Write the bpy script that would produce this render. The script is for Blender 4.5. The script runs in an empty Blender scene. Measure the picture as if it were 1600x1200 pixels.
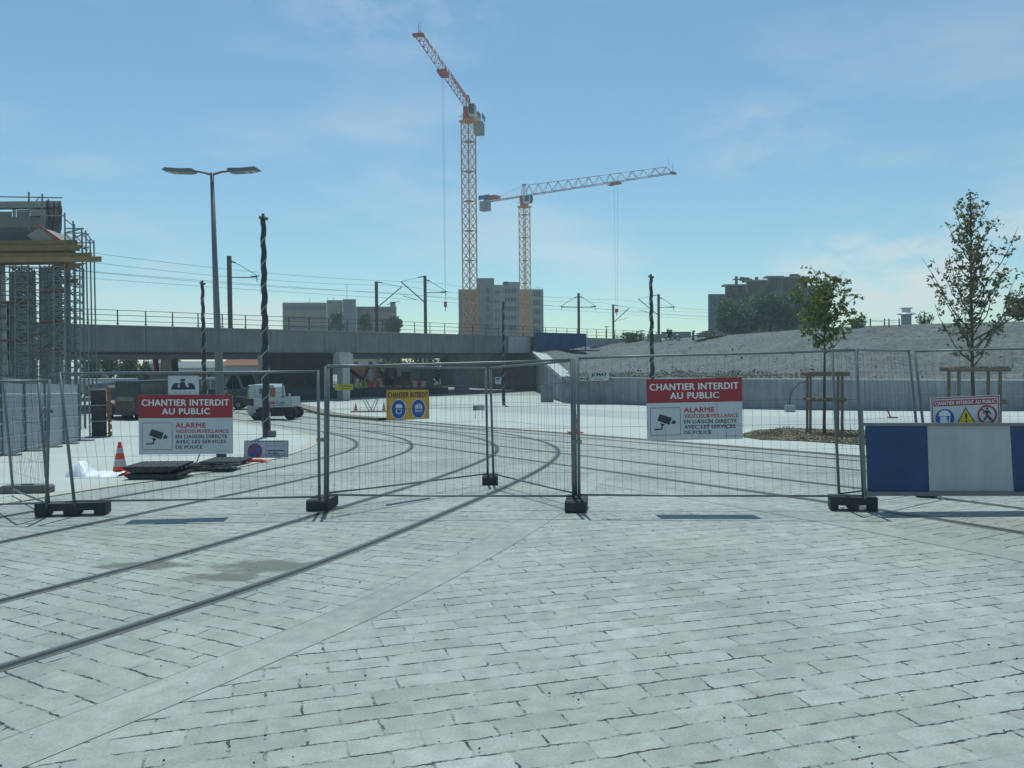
import bpy, bmesh, math, random
from mathutils import Vector, Matrix, noise
from mathutils.geometry import tessellate_polygon
random.seed(7)
R = math.radians
HAZE = 0.0008
PH = 0.022          # the pavements lie almost flush with the setts
S = bpy.context.scene
COL = S.collection
# ---------------------------------------------------------------- camera, sky, sun, exposure
FPX, EYE, HOR, ROLL = 1290.0, 2.05, 565.0, 0.009
pitch = math.atan((600 - HOR) / FPX)
fwd = Vector((0, math.cos(pitch), -math.sin(pitch)))
up0 = Vector((0, math.sin(pitch), math.cos(pitch)))
rt0 = Vector((1, 0, 0))
rt = rt0 * math.cos(ROLL) - up0 * math.sin(ROLL)
up = up0 * math.cos(ROLL) + rt0 * math.sin(ROLL)
cam = bpy.data.objects.new('camera', bpy.data.cameras.new('camera'))
COL.objects.link(cam)
cam.matrix_world = Matrix(((rt.x, up.x, -fwd.x, 0), (rt.y, up.y, -fwd.y, 0), (rt.z, up.z, -fwd.z, EYE), (0, 0, 0, 1)))
cam.data.sensor_width = 36
cam.data.lens = 36 * FPX / 1600
cam.data.clip_start = 0.1
cam.data.clip_end = 6000
S.camera = cam
SUN_EL = R(69)
SUN_AZ = R(-6)          # to the left of straight ahead
sd = Vector((math.sin(SUN_AZ) * math.cos(SUN_EL), math.cos(SUN_AZ) * math.cos(SUN_EL), math.sin(SUN_EL)))
sun = bpy.data.objects.new('sun', bpy.data.lights.new('sun', 'SUN'))
COL.objects.link(sun)
sun.rotation_euler = sd.to_track_quat('Z', 'Y').to_euler()
sun.data.energy = 3.4
sun.data.angle = R(0.5)
sun.data.color = (0.86, 1.0, 0.90)
W = bpy.data.worlds.new('World'); S.world = W; W.use_nodes = True
nt = W.node_tree; nt.nodes.clear()
N = nt.nodes.new; L = nt.links.new
sky = N('ShaderNodeTexSky'); sky.sky_type = 'NISHITA'; sky.sun_disc = False
sky.sun_elevation = SUN_EL; sky.sun_rotation = SUN_AZ
sky.air_density = 1.0; sky.dust_density = 0.15; sky.ozone_density = 3.5
tint = N('ShaderNodeMix'); tint.data_type = 'RGBA'; tint.blend_type = 'MULTIPLY'; tint.inputs[0].default_value = 1
tint.inputs[7].default_value = (0.86, 1.07, 1.0, 1)
L(sky.outputs[0], tint.inputs[6])
tc = N('ShaderNodeTexCoord'); mp = N('ShaderNodeMapping'); mp.inputs['Scale'].default_value = (1, 1, 3.2)
L(tc.outputs['Generated'], mp.inputs[0])
nz = N('ShaderNodeTexNoise'); nz.inputs['Scale'].default_value = 3.1; nz.inputs['Detail'].default_value = 8; nz.inputs['Roughness'].default_value = 0.55
L(mp.outputs[0], nz.inputs[0])
cr = N('ShaderNodeMapRange'); cr.inputs[1].default_value = 0.50; cr.inputs[2].default_value = 0.70; cr.inputs[4].default_value = 0.8
L(nz.outputs[0], cr.inputs[0])
sx = N('ShaderNodeSeparateXYZ'); L(tc.outputs['Generated'], sx.inputs[0])
hz = N('ShaderNodeMapRange'); hz.inputs[1].default_value = 0.0; hz.inputs[2].default_value = 0.40; hz.inputs[3].default_value = 0.9; hz.inputs[4].default_value = 0.06
L(sx.outputs[2], hz.inputs[0])
mm = N('ShaderNodeMath'); mm.operation = 'MULTIPLY'; L(cr.outputs[0], mm.inputs[0]); L(hz.outputs[0], mm.inputs[1])
# a bank of low cumulus to the right
for tx, ty, lo, hi in ((1375, 432, 0.9905, 0.9985), (1600, 420, 0.9850, 0.9975), (1180, 215, 0.9955, 0.9990), (620, 5, 0.9930, 0.9990), (200, 385, 0.9950, 0.9990)):
    dd = (rt * ((tx - 800) / FPX) + up * ((600 - ty) / FPX) + fwd); dd.z *= 2.2; dd.normalize()
    m0 = N('ShaderNodeMapping'); m0.inputs['Scale'].default_value = (1, 1, 2.2); L(tc.outputs['Generated'], m0.inputs[0])
    n0 = N('ShaderNodeVectorMath'); n0.operation = 'NORMALIZE'; L(m0.outputs[0], n0.inputs[0])
    d1 = N('ShaderNodeVectorMath'); d1.operation = 'DOT_PRODUCT'; d1.inputs[1].default_value = dd; L(n0.outputs[0], d1.inputs[0])
    r1 = N('ShaderNodeMapRange'); r1.inputs[1].default_value = lo; r1.inputs[2].default_value = hi; L(d1.outputs['Value'], r1.inputs[0])
    cn = N('ShaderNodeTexNoise'); cn.inputs['Scale'].default_value = 14; cn.inputs['Detail'].default_value = 8; cn.inputs['Roughness'].default_value = 0.6; L(m0.outputs[0], cn.inputs[0])
    c1 = N('ShaderNodeMapRange'); c1.inputs[1].default_value = 0.40; c1.inputs[2].default_value = 0.62; c1.inputs[4].default_value = 0.9 if tx > 1300 else 0.22; L(cn.outputs[0], c1.inputs[0])
    p1 = N('ShaderNodeMath'); p1.operation = 'MULTIPLY'; L(r1.outputs[0], p1.inputs[0]); L(c1.outputs[0], p1.inputs[1])
    a1 = N('ShaderNodeMath'); a1.operation = 'MAXIMUM'; L(mm.outputs[0], a1.inputs[0]); L(p1.outputs[0], a1.inputs[1]); mm = a1
cl = N('ShaderNodeMix'); cl.data_type = 'RGBA'; cl.inputs[7].default_value = (6.6, 7.2, 7.2, 1)
L(mm.outputs[0], cl.inputs[0]); L(tint.outputs[2], cl.inputs[6])
bg = N('ShaderNodeBackground'); bg.inputs[1].default_value = 0.115
L(cl.outputs[2], bg.inputs[0])
wo = N('ShaderNodeOutputWorld'); L(bg.outputs[0], wo.inputs[0])
S.view_settings.view_transform = 'Standard'; S.view_settings.look = 'None'
S.view_settings.gamma = 1; S.view_settings.use_curve_mapping = False
S.view_settings.exposure = 0.0
S.render.engine = 'CYCLES'

# ---------------------------------------------------------------- measuring helpers
def ray(x, y):
    return rt * ((x - 800) / FPX) + up * ((600 - y) / FPX) + fwd
def P(x, y, Y):
    d = ray(x, y); return Vector((0, 0, EYE)) + d * (Y / d.y)
_gz = [0.0]
def _ss(a, b, v):
    t = min(1, max(0, (v - a) / (b - a))); return t * t * (3 - 2 * t)
for i in range(1, 801):
    yy = i * 0.1
    _gz.append(_gz[-1] - 0.0032 * _ss(8, 14, yy) * (1 - _ss(46, 54, yy)))
def gz(Y):
    if Y <= 0: return 0.0
    i = min(int(Y * 10), 799); f = min(Y * 10 - i, 1) if i < 799 else 0
    return _gz[i] * (1 - f) + _gz[i + 1] * f
def G(x, y):
    d = ray(x, y); Y = 10.0
    lo, hi = 0.5, 400.0
    for _ in range(50):
        m = (lo + hi) / 2
        if EYE + d.z * m / d.y > gz(m): lo = m
        else: hi = m
    return Vector((d.x * lo / d.y, lo, gz(lo)))

# ---------------------------------------------------------------- materials
MATS = {}
def mat(name, col, rough=0.7, metal=0.0, var=0.12, scale=3.0, bump=0.0, bscale=40.0, spec=0.5, streak=0.0):
    if name in MATS: return MATS[name]
    m = bpy.data.materials.new(name); m.use_nodes = True
    t = m.node_tree; b = t.nodes['Principled BSDF']
    b.inputs['Roughness'].default_value = rough; b.inputs['Metallic'].default_value = metal
    b.inputs['Specular IOR Level'].default_value = spec
    c = t.nodes.new('ShaderNodeTexCoord')
    n = t.nodes.new('ShaderNodeTexNoise'); n.inputs['Scale'].default_value = scale; n.inputs['Detail'].default_value = 6; n.inputs['Roughness'].default_value = 0.65
    t.links.new(c.outputs['Object'], n.inputs[0])
    mr = t.nodes.new('ShaderNodeMapRange'); mr.inputs[1].default_value = 0.3; mr.inputs[2].default_value = 0.7
    mr.inputs[3].default_value = 1 - var; mr.inputs[4].default_value = 1 + var
    t.links.new(n.outputs[0], mr.inputs[0])
    vm = t.nodes.new('ShaderNodeVectorMath'); vm.operation = 'SCALE'; vm.inputs[0].default_value = col[:3]
    fac = mr.outputs[0]
    if streak:
        mp_ = t.nodes.new('ShaderNodeMapping'); mp_.inputs['Scale'].default_value = (1, 1, 0.07); t.links.new(c.outputs['Object'], mp_.inputs[0])
        ns = t.nodes.new('ShaderNodeTexNoise'); ns.inputs['Scale'].default_value = 3.5; ns.inputs['Detail'].default_value = 7; ns.inputs['Roughness'].default_value = 0.7; t.links.new(mp_.outputs[0], ns.inputs[0])
        r2 = t.nodes.new('ShaderNodeMapRange'); r2.inputs[1].default_value = 0.38; r2.inputs[2].default_value = 0.66; r2.inputs[3].default_value = 1 + streak * .4; r2.inputs[4].default_value = 1 - streak; t.links.new(ns.outputs[0], r2.inputs[0])
        mu = t.nodes.new('ShaderNodeMath'); mu.operation = 'MULTIPLY'; t.links.new(fac, mu.inputs[0]); t.links.new(r2.outputs[0], mu.inputs[1]); fac = mu.outputs[0]
    t.links.new(fac, vm.inputs['Scale'])
    t.links.new(vm.outputs[0], b.inputs['Base Color'])
    if bump:
        n2 = t.nodes.new('ShaderNodeTexNoise'); n2.inputs['Scale'].default_value = bscale; n2.inputs['Detail'].default_value = 5
        t.links.new(c.outputs['Object'], n2.inputs[0])
        bp = t.nodes.new('ShaderNodeBump'); bp.inputs['Strength'].default_value = bump; bp.inputs['Distance'].default_value = 0.02
        t.links.new(n2.outputs[0], bp.inputs['Height']); t.links.new(bp.outputs[0], b.inputs['Normal'])
    MATS[name] = m
    return m
def glass(name, col=(0.03, 0.045, 0.05)):
    return mat(name, col, rough=0.08, var=0.1, spec=0.8)

def paving(name, use_uv=False, rot=0.0, base=(0.375, 0.375, 0.345), bw=0.41, rh=0.205, dark=0.50, stains=()):
    m = bpy.data.materials.new(name); m.use_nodes = True
    t = m.node_tree; b = t.nodes['Principled BSDF']; nn = t.nodes.new; ll = t.links.new
    b.inputs['Roughness'].default_value = 0.62
    c = nn('ShaderNodeTexCoord'); src = c.outputs['UV'] if use_uv else c.outputs['Object']
    mp = nn('ShaderNodeMapping'); mp.inputs['Rotation'].default_value = (0, 0, rot); ll(src, mp.inputs[0])
    # wobble of the joints
    w = nn('ShaderNodeTexNoise'); w.inputs['Scale'].default_value = 2.8; w.inputs['Detail'].default_value = 4; ll(mp.outputs[0], w.inputs[0])
    w1 = nn('ShaderNodeVectorMath'); w1.operation = 'SUBTRACT'; w1.inputs[1].default_value = (0.5, 0.5, 0.5); ll(w.outputs['Color'], w1.inputs[0])
    w2 = nn('ShaderNodeVectorMath'); w2.operation = 'SCALE'; w2.inputs['Scale'].default_value = 0.06; ll(w1.outputs[0], w2.inputs[0])
    wf = nn('ShaderNodeTexNoise'); wf.inputs['Scale'].default_value = 26; wf.inputs['Detail'].default_value = 3; ll(mp.outputs[0], wf.inputs[0])
    wf1 = nn('ShaderNodeVectorMath'); wf1.operation = 'SUBTRACT'; wf1.inputs[1].default_value = (0.5, 0.5, 0.5); ll(wf.outputs['Color'], wf1.inputs[0])
    wf2 = nn('ShaderNodeVectorMath'); wf2.operation = 'SCALE'; wf2.inputs['Scale'].default_value = 0.034; ll(wf1.outputs[0], wf2.inputs[0])
    w3 = nn('ShaderNodeVectorMath'); w3.operation = 'ADD'; ll(mp.outputs[0], w3.inputs[0]); ll(w2.outputs[0], w3.inputs[1])
    w4 = nn('ShaderNodeVectorMath'); w4.operation = 'ADD'; ll(w3.outputs[0], w4.inputs[0]); ll(wf2.outputs[0], w4.inputs[1])
    br = nn('ShaderNodeTexBrick'); br.inputs['Scale'].default_value = 1; br.inputs['Brick Width'].default_value = bw; br.inputs['Row Height'].default_value = rh
    br.inputs['Mortar Size'].default_value = 0.009; br.inputs['Mortar Smooth'].default_value = 0.2; br.offset = 0.47
    br.inputs['Color1'].default_value = (0.89, 0.89, 0.885, 1); br.inputs['Color2'].default_value = (1.08, 1.08, 1.08, 1); br.inputs['Mortar'].default_value = (0.98, 0.98, 0.98, 1)
    ll(w4.outputs[0], br.inputs['Vector'])
    # only part of each joint is open and dark; the rest is filled with pale sand
    k = nn('ShaderNodeTexNoise'); k.inputs['Scale'].default_value = 4.2; k.inputs['Detail'].default_value = 5; k.inputs['Roughness'].default_value = 0.75
    km = nn('ShaderNodeMapping'); km.inputs['Location'].default_value = (7.3, 2.1, 0); ll(src, km.inputs[0]); ll(km.outputs[0], k.inputs[0])
    kr = nn('ShaderNodeMapRange'); kr.inputs[1].default_value = dark; kr.inputs[2].default_value = dark + 0.12; ll(k.outputs[0], kr.inputs[0])
    sy = nn('ShaderNodeSeparateXYZ'); ll(w4.outputs[0], sy.inputs[0])
    dv_ = nn('ShaderNodeMath'); dv_.operation = 'DIVIDE'; dv_.inputs[1].default_value = rh; ll(sy.outputs[1], dv_.inputs[0])
    pp = nn('ShaderNodeMath'); pp.operation = 'PINGPONG'; pp.inputs[1].default_value = 0.5; ll(dv_.outputs[0], pp.inputs[0])
    lt_ = nn('ShaderNodeMath'); lt_.operation = 'LESS_THAN'; lt_.inputs[1].default_value = 0.07; ll(pp.outputs[0], lt_.inputs[0])
    ka = nn('ShaderNodeMath'); ka.operation = 'MULTIPLY_ADD'; ka.inputs[1].default_value = 0.055; ll(lt_.outputs[0], ka.inputs[0]); ll(k.outputs[0], ka.inputs[2])
    ll(ka.outputs[0], kr.inputs[0]); kr.inputs[3].default_value = 0.07
    kr.inputs[2].default_value = dark + 0.10
    j = nn('ShaderNodeMath'); j.operation = 'MULTIPLY'; ll(br.outputs['Fac'], j.inputs[0]); ll(kr.outputs[0], j.inputs[1])
    # stone colour: broad + fine variation and speckle
    a = nn('ShaderNodeTexNoise'); a.inputs['Scale'].default_value = 0.45; a.inputs['Detail'].default_value = 7; ll(src, a.inputs[0])
    ar = nn('ShaderNodeMapRange'); ar.inputs[1].default_value = 0.3; ar.inputs[2].default_value = 0.7; ar.inputs[3].default_value = 0.83; ar.inputs[4].default_value = 1.12; ll(a.outputs[0], ar.inputs[0])
    f = nn('ShaderNodeTexNoise'); f.inputs['Scale'].default_value = 60; f.inputs['Detail'].default_value = 6; f.inputs['Roughness'].default_value = 0.75; ll(src, f.inputs[0])
    fr = nn('ShaderNodeMapRange'); fr.inputs[1].default_value = 0.3; fr.inputs[2].default_value = 0.7; fr.inputs[3].default_value = 0.76; fr.inputs[4].default_value = 1.18; ll(f.outputs[0], fr.inputs[0])
    g = nn('ShaderNodeTexNoise'); g.inputs['Scale'].default_value = 6.5; g.inputs['Detail'].default_value = 6; ll(src, g.inputs[0])
    gr = nn('ShaderNodeMapRange'); gr.inputs[1].default_value = 0.3; gr.inputs[2].default_value = 0.7; gr.inputs[3].default_value = 0.84; gr.inputs[4].default_value = 1.13; ll(g.outputs[0], gr.inputs[0])
    m1 = nn('ShaderNodeMath'); m1.operation = 'MULTIPLY'; ll(ar.outputs[0], m1.inputs[0]); ll(fr.outputs[0], m1.inputs[1])
    m2 = nn('ShaderNodeMath'); m2.operation = 'MULTIPLY'; ll(m1.outputs[0], m2.inputs[0]); ll(gr.outputs[0], m2.inputs[1])
    s1 = nn('ShaderNodeVectorMath'); s1.operation = 'MULTIPLY'; s1.inputs[1].default_value = base; ll(br.outputs['Color'], s1.inputs[0])
    s2 = nn('ShaderNodeVectorMath'); s2.operation = 'SCALE'; ll(s1.outputs[0], s2.inputs[0]); ll(m2.outputs[0], s2.inputs['Scale'])
    mx = nn('ShaderNodeMix'); mx.data_type = 'RGBA'; mx.inputs[7].default_value = (0.02, 0.02, 0.018, 1)
    ll(j.outputs[0], mx.inputs[0]); ll(s2.outputs[0], mx.inputs[6])
    out = mx.outputs[2]
    for (cx, cy, rx, ry) in stains:
        sm = nn('ShaderNodeMapping'); sm.vector_type = 'POINT'; sm.inputs['Location'].default_value = (-cx / rx, -cy / ry, 0); sm.inputs['Scale'].default_value = (1 / rx, 1 / ry, 0)
        ll(c.outputs['Object'], sm.inputs[0]); le = nn('ShaderNodeVectorMath'); le.operation = 'LENGTH'; ll(sm.outputs[0], le.inputs[0])
        sn = nn('ShaderNodeTexNoise'); sn.inputs['Scale'].default_value = 2.6; sn.inputs['Detail'].default_value = 7; sn.inputs['Roughness'].default_value = 0.65; ll(c.outputs['Object'], sn.inputs[0])
        ad = nn('ShaderNodeMath'); ad.operation = 'MULTIPLY_ADD'; ad.inputs[1].default_value = 2.6; ll(sn.outputs[0], ad.inputs[0]); ll(le.outputs['Value'], ad.inputs[2])
        sr = nn('ShaderNodeMapRange'); sr.inputs[1].default_value = 1.95; sr.inputs[2].default_value = 2.40; sr.inputs[3].default_value = 0.92; sr.inputs[4].default_value = 0.0; ll(ad.outputs[0], sr.inputs[0])
        sx_ = nn('ShaderNodeMix'); sx_.data_type = 'RGBA'; sx_.inputs[7].default_value = (0.125, 0.12, 0.10, 1)
        ll(sr.outputs[0], sx_.inputs[0]); ll(out, sx_.inputs[6]); out = sx_.outputs[2]
    ll(out, b.inputs['Base Color'])
    hh = nn('ShaderNodeMath'); hh.operation = 'MULTIPLY_ADD'; hh.inputs[1].default_value = -1.0; ll(j.outputs[0], hh.inputs[0])
    h2 = nn('ShaderNodeMath'); h2.operation = 'MULTIPLY'; h2.inputs[1].default_value = 0.35; ll(f.outputs[0], h2.inputs[0]); ll(h2.outputs[0], hh.inputs[2])
    h3 = nn('ShaderNodeMath'); h3.operation = 'MULTIPLY_ADD'; h3.inputs[1].default_value = 0.9; ll(g.outputs[0], h3.inputs[0]); ll(hh.outputs[0], h3.inputs[2])
    bp = nn('ShaderNodeBump'); bp.inputs['Strength'].default_value = 0.6; bp.inputs['Distance'].default_value = 0.012
    ll(h3.outputs[0], bp.inputs['Height']); ll(bp.outputs[0], b.inputs['Normal'])
    return m

C_STEEL = mat('galvanised_steel', (0.17, 0.185, 0.19), 0.42, 0.4, 0.15, 6)
C_WIRE = mat('wire_steel', (0.065, 0.075, 0.08), 0.5, 0.0, 0.1)
C_RUBBER = mat('recycled_black_plastic', (0.035, 0.037, 0.04), 0.75, 0, 0.3, 12, 0.4, 60)
C_CONC = mat('concrete', (0.33, 0.33, 0.31), 0.85, 0, 0.14, 1.2, 0.3, 18)
C_CONCL = mat('pale_concrete', (0.50, 0.50, 0.48), 0.85, 0, 0.10, 1.0, 0.25, 25)
C_BRIDGE = mat('bridge_concrete', (0.195, 0.20, 0.195), 0.85, 0, 0.16, 0.5, 0.3, 10, streak=0.2)
C_DARKC = mat('old_dark_concrete', (0.16, 0.15, 0.14), 0.9, 0, 0.3, 0.6, 0.4, 8)
C_WHITE = mat('white_sheet', (0.54, 0.56, 0.58), 0.45, 0, 0.05, 5)
C_RED = mat('sign_red', (0.34, 0.022, 0.03), 0.45, 0, 0.06, 8)
C_BLACK = mat('black_print', (0.02, 0.02, 0.025), 0.5, 0, 0.1)
C_YEL = mat('sign_yellow', (0.68, 0.36, 0.04), 0.5, 0, 0.08, 9)
C_BLUE = mat('sign_blue', (0.02, 0.09, 0.34), 0.45, 0, 0.08)
C_TYRE = mat('tyre_rubber', (0.02, 0.02, 0.02), 0.85)
C_GLASS = glass('dark_glass')
C_ORANGE = mat('cone_orange', (0.75, 0.06, 0.02), 0.5, 0, 0.12, 10)
C_WOOD = mat('round_timber', (0.19, 0.155, 0.105), 0.8, 0, 0.25, 9, 0.4, 30)
C_TIMB = mat('yellow_formwork_timber', (0.22, 0.155, 0.065), 0.6, 0, 0.22, 3)
C_TUBE = mat('scaffold_tube', (0.17, 0.20, 0.205), 0.5, 0.3, 0.2, 8)
C_BARK = mat('young_bark', (0.10, 0.085, 0.065), 0.9, 0, 0.25, 14, 0.4, 40)
C_DARK = mat('dark_paint', (0.03, 0.034, 0.04), 0.4, 0, 0.1)  # one even dark paint, used for the roof vent
C_CAT = mat('mast_steel', (0.11, 0.10, 0.085), 0.7, 0.2, 0.2, 2)

# ---------------------------------------------------------------- mesh helpers
def lk(o, parent=None):
    COL.objects.link(o)
    if parent is not None: o.parent = parent
    return o
def tag(o, label=None, cat=None, group=None, kind=None):
    if label: o['label'] = label
    if cat: o['category'] = cat
    if group: o['group'] = group
    if kind: o['kind'] = kind
    return o
def thing(name, label, cat, loc=(0, 0, 0), rz=0.0, group=None):
    o = bpy.data.objects.new(name, None); lk(o)
    o.location = loc; o.rotation_euler = (0, 0, rz); o.empty_display_size = 0.3
    return tag(o, label, cat, group)
def duptree(o, parent=None):
    c = o.copy(); COL.objects.link(c); c.parent = parent
    for ch in [k for k in bpy.data.objects if k.parent == o]: duptree(ch, c)
    return c
class MB:
    def __init__(s, origin=(0, 0, 0)):
        s.v = []; s.f = []; s.m = []; s.o = Vector(origin)
    def face(s, pts, mi=0):
        i = len(s.v); s.v += [Vector(p) for p in pts]; s.f.append(list(range(i, i + len(pts)))); s.m.append(mi)
    def box(s, c, d, M=None, mi=0):
        c = Vector(c); hx, hy, hz_ = d[0] / 2, d[1] / 2, d[2] / 2; i = len(s.v)
        for x, y, z in ((-1, -1, -1), (1, -1, -1), (1, 1, -1), (-1, 1, -1), (-1, -1, 1), (1, -1, 1), (1, 1, 1), (-1, 1, 1)):
            p = Vector((x * hx, y * hy, z * hz_))
            if M is not None: p = M @ p
            s.v.append(c + p)
        for q in ((0, 3, 2, 1), (4, 5, 6, 7), (0, 1, 5, 4), (1, 2, 6, 5), (2, 3, 7, 6), (3, 0, 4, 7)):
            s.f.append([i + k for k in q]); s.m.append(mi)
        return s
    def bar(s, a, b, r, n=4, r2=None, mi=0, caps=True):
        a = Vector(a); b = Vector(b); d = b - a
        if d.length < 1e-6: return s
        d.normalize(); t = Vector((0, 0, 1)) if abs(d.z) < 0.9 else Vector((1, 0, 0))
        u = d.cross(t).normalized(); w = d.cross(u); r2 = r if r2 is None else r2; i = len(s.v)
        for p, q in ((a, r), (b, r2)):
            for k in range(n):
                an = 2 * math.pi * (k + 0.5) / n
                s.v.append(p + (u * math.cos(an) + w * math.sin(an)) * q)
        for k in range(n):
            s.f.append([i + k, i + (k + 1) % n, i + n + (k + 1) % n, i + n + k]); s.m.append(mi)
        if caps:
            s.f.append([i + k for k in range(n)][::-1]); s.m.append(mi)
            s.f.append([i + n + k for k in range(n)]); s.m.append(mi)
        return s
    def tube(s, pts, rad, n=6, mi=0):
        pts = [Vector(p) for p in pts]
        rs = rad if isinstance(rad, (list, tuple)) else [rad] * len(pts)
        i = len(s.v); ref = None
        for k, p in enumerate(pts):
            d = (pts[min(k + 1, len(pts) - 1)] - pts[max(k - 1, 0)]).normalized()
            if ref is None: ref = Vector((1, 0, 0)) if abs(d.x) < 0.8 else Vector((0, 1, 0))
            u = (ref - d * ref.dot(d)).normalized(); ref = u; w = d.cross(u)
            for q in range(n):
                an = 2 * math.pi * q / n; s.v.append(p + (u * math.cos(an) + w * math.sin(an)) * rs[k])
        for k in range(len(pts) - 1):
            for q in range(n):
                s.f.append([i + k * n + q, i + k * n + (q + 1) % n, i + (k + 1) * n + (q + 1) % n, i + (k + 1) * n + q]); s.m.append(mi)
        s.f.append([i + q for q in range(n)][::-1]); s.m.append(mi)
        e = i + (len(pts) - 1) * n; s.f.append([e + q for q in range(n)]); s.m.append(mi)
        return s
    def prism(s, poly, a, b, fn, mi=0):
        """poly = 2-D outline; fn(u, v, w) -> point; extruded from w=a to w=b"""
        n = len(poly); i = len(s.v)
        for w in (a, b):
            for (u, v) in poly: s.v.append(Vector(fn(u, v, w)))
        tr = tessellate_polygon([[Vector((u, v, 0)) for u, v in poly]])
        for t in tr:
            s.f.append([i + t[0], i + t[1], i + t[2]]); s.m.append(mi)
            s.f.append([i + n + t[2], i + n + t[1], i + n + t[0]]); s.m.append(mi)
        for k in range(n):
            s.f.append([i + k, i + (k + 1) % n, i + n + (k + 1) % n, i + n + k]); s.m.append(mi)
        return s
    def flat(s, poly, fn, mi=0):
        i = len(s.v)
        for (u, v) in poly: s.v.append(Vector(fn(u, v)))
        for t in tessellate_polygon([[Vector((u, v, 0)) for u, v in poly]]):
            s.f.append([i + t[0], i + t[1], i + t[2]]); s.m.append(mi)
        return s
    def build(s, name, mats, parent=None, smooth=False, bevel=0.0, loc=None, fixn=True):
        me = bpy.data.meshes.new(name)
        me.from_pydata([tuple(p - s.o) for p in s.v], [], s.f)
        if not isinstance(mats, (list, tuple)): mats = [mats]
        for m in mats: me.materials.append(m)
        me.polygons.foreach_set('material_index', s.m)
        if fixn:
            bm = bmesh.new(); bm.from_mesh(me); bmesh.ops.recalc_face_normals(bm, faces=bm.faces)
            if bevel:
                bmesh.ops.remove_doubles(bm, verts=bm.verts, dist=1e-5)
                es = [e for e in bm.edges if len(e.link_faces) == 2 and e.calc_face_angle(0) > 0.5]
                bmesh.ops.bevel(bm, geom=es, offset=bevel, segments=2, affect='EDGES', profile=0.6)
            bm.to_mesh(me); bm.free()
        if smooth: me.polygons.foreach_set('use_smooth', [True] * len(me.polygons))
        me.update()
        o = bpy.data.objects.new(name, me); lk(o, parent)
        if loc is not None: o.location = loc
        elif parent is None: o.location = s.o
        return o
def spline(pts, n=12):
    pts = [Vector(p) for p in pts]; out = []
    q = [pts[0] * 2 - pts[1]] + pts + [pts[-1] * 2 - pts[-2]]
    for i in range(1, len(q) - 2):
        a, b, c, d = q[i - 1:i + 3]
        for k in range(n):
            t = k / n
            out.append(0.5 * ((2 * b) + (c - a) * t + (2 * a - 5 * b + 4 * c - d) * t * t + (3 * b - a - 3 * c + d) * t ** 3))
    out.append(pts[-1]); return out
def offs(pl, o):
    """offset a plan polyline; + is to the right of its direction"""
    out = []
    for k, p in enumerate(pl):
        d = (pl[min(k + 1, len(pl) - 1)] - pl[max(k - 1, 0)]); d = Vector((d.x, d.y)).normalized()
        out.append(Vector((p.x + d.y * o, p.y - d.x * o)))
    return out
def ribbon(name, pl, o0, o1, z, m, parent=None, kind=None, uv=False, nv=1, build=True, mb=None):
    a = []
    for j in range(nv + 1): a.append(offs(pl, o0 + (o1 - o0) * j / nv))
    me = bpy.data.meshes.new(name); v = []; f = []; uvs = []
    ln = [0]
    for k in range(1, len(pl)): ln.append(ln[-1] + (pl[k] - pl[k - 1]).length)
    for k in range(len(pl)):
        for j in range(nv + 1):
            p = a[j][k]; v.append((p.x, p.y, gz(p.y) + z)); uvs.append((o0 + (o1 - o0) * j / nv, ln[k]))
    for k in range(len(pl) - 1):
        for j in range(nv):
            i = k * (nv + 1) + j; f.append((i, i + 1, i + nv + 2, i + nv + 1))
    me.from_pydata(v, [], f); me.materials.append(m)
    if uv:
        l = me.uv_layers.new(name='UVMap')
        for lp in me.loops: l.data[lp.index].uv = uvs[lp.vertex_index]
    ob = bpy.data.objects.new(name, me); lk(ob, parent)
    if ob.data.polygons and ob.data.polygons[0].normal.z < 0: me.flip_normals()
    if kind: ob['kind'] = kind
    return ob
def ground_poly(name, poly, z, m, kind='structure', step=2.0):
    bm = bmesh.new()
    bm.faces.new([bm.verts.new((p[0], p[1], 0)) for p in poly])
    y0 = min(p[1] for p in poly); y1 = min(max(p[1] for p in poly), 60)
    y = math.floor(y0) + step
    bmesh.ops.triangulate(bm, faces=bm.faces)
    while y < y1:
        g = list(bm.verts) + list(bm.edges) + list(bm.faces)
        bmesh.ops.bisect_plane(bm, geom=g, plane_co=(0, y, 0), plane_no=(0, 1, 0)); y += step
    for v in bm.verts: v.co.z = gz(v.co.y) + z
    bmesh.ops.recalc_face_normals(bm, faces=bm.faces)
    me = bpy.data.meshes.new(name); bm.to_mesh(me); bm.free()
    if sum(p.normal.z for p in me.polygons) < 0: me.flip_normals()
    me.materials.append(m)
    o = bpy.data.objects.new(name, me); lk(o)
    if kind: o['kind'] = kind
    return o
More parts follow.
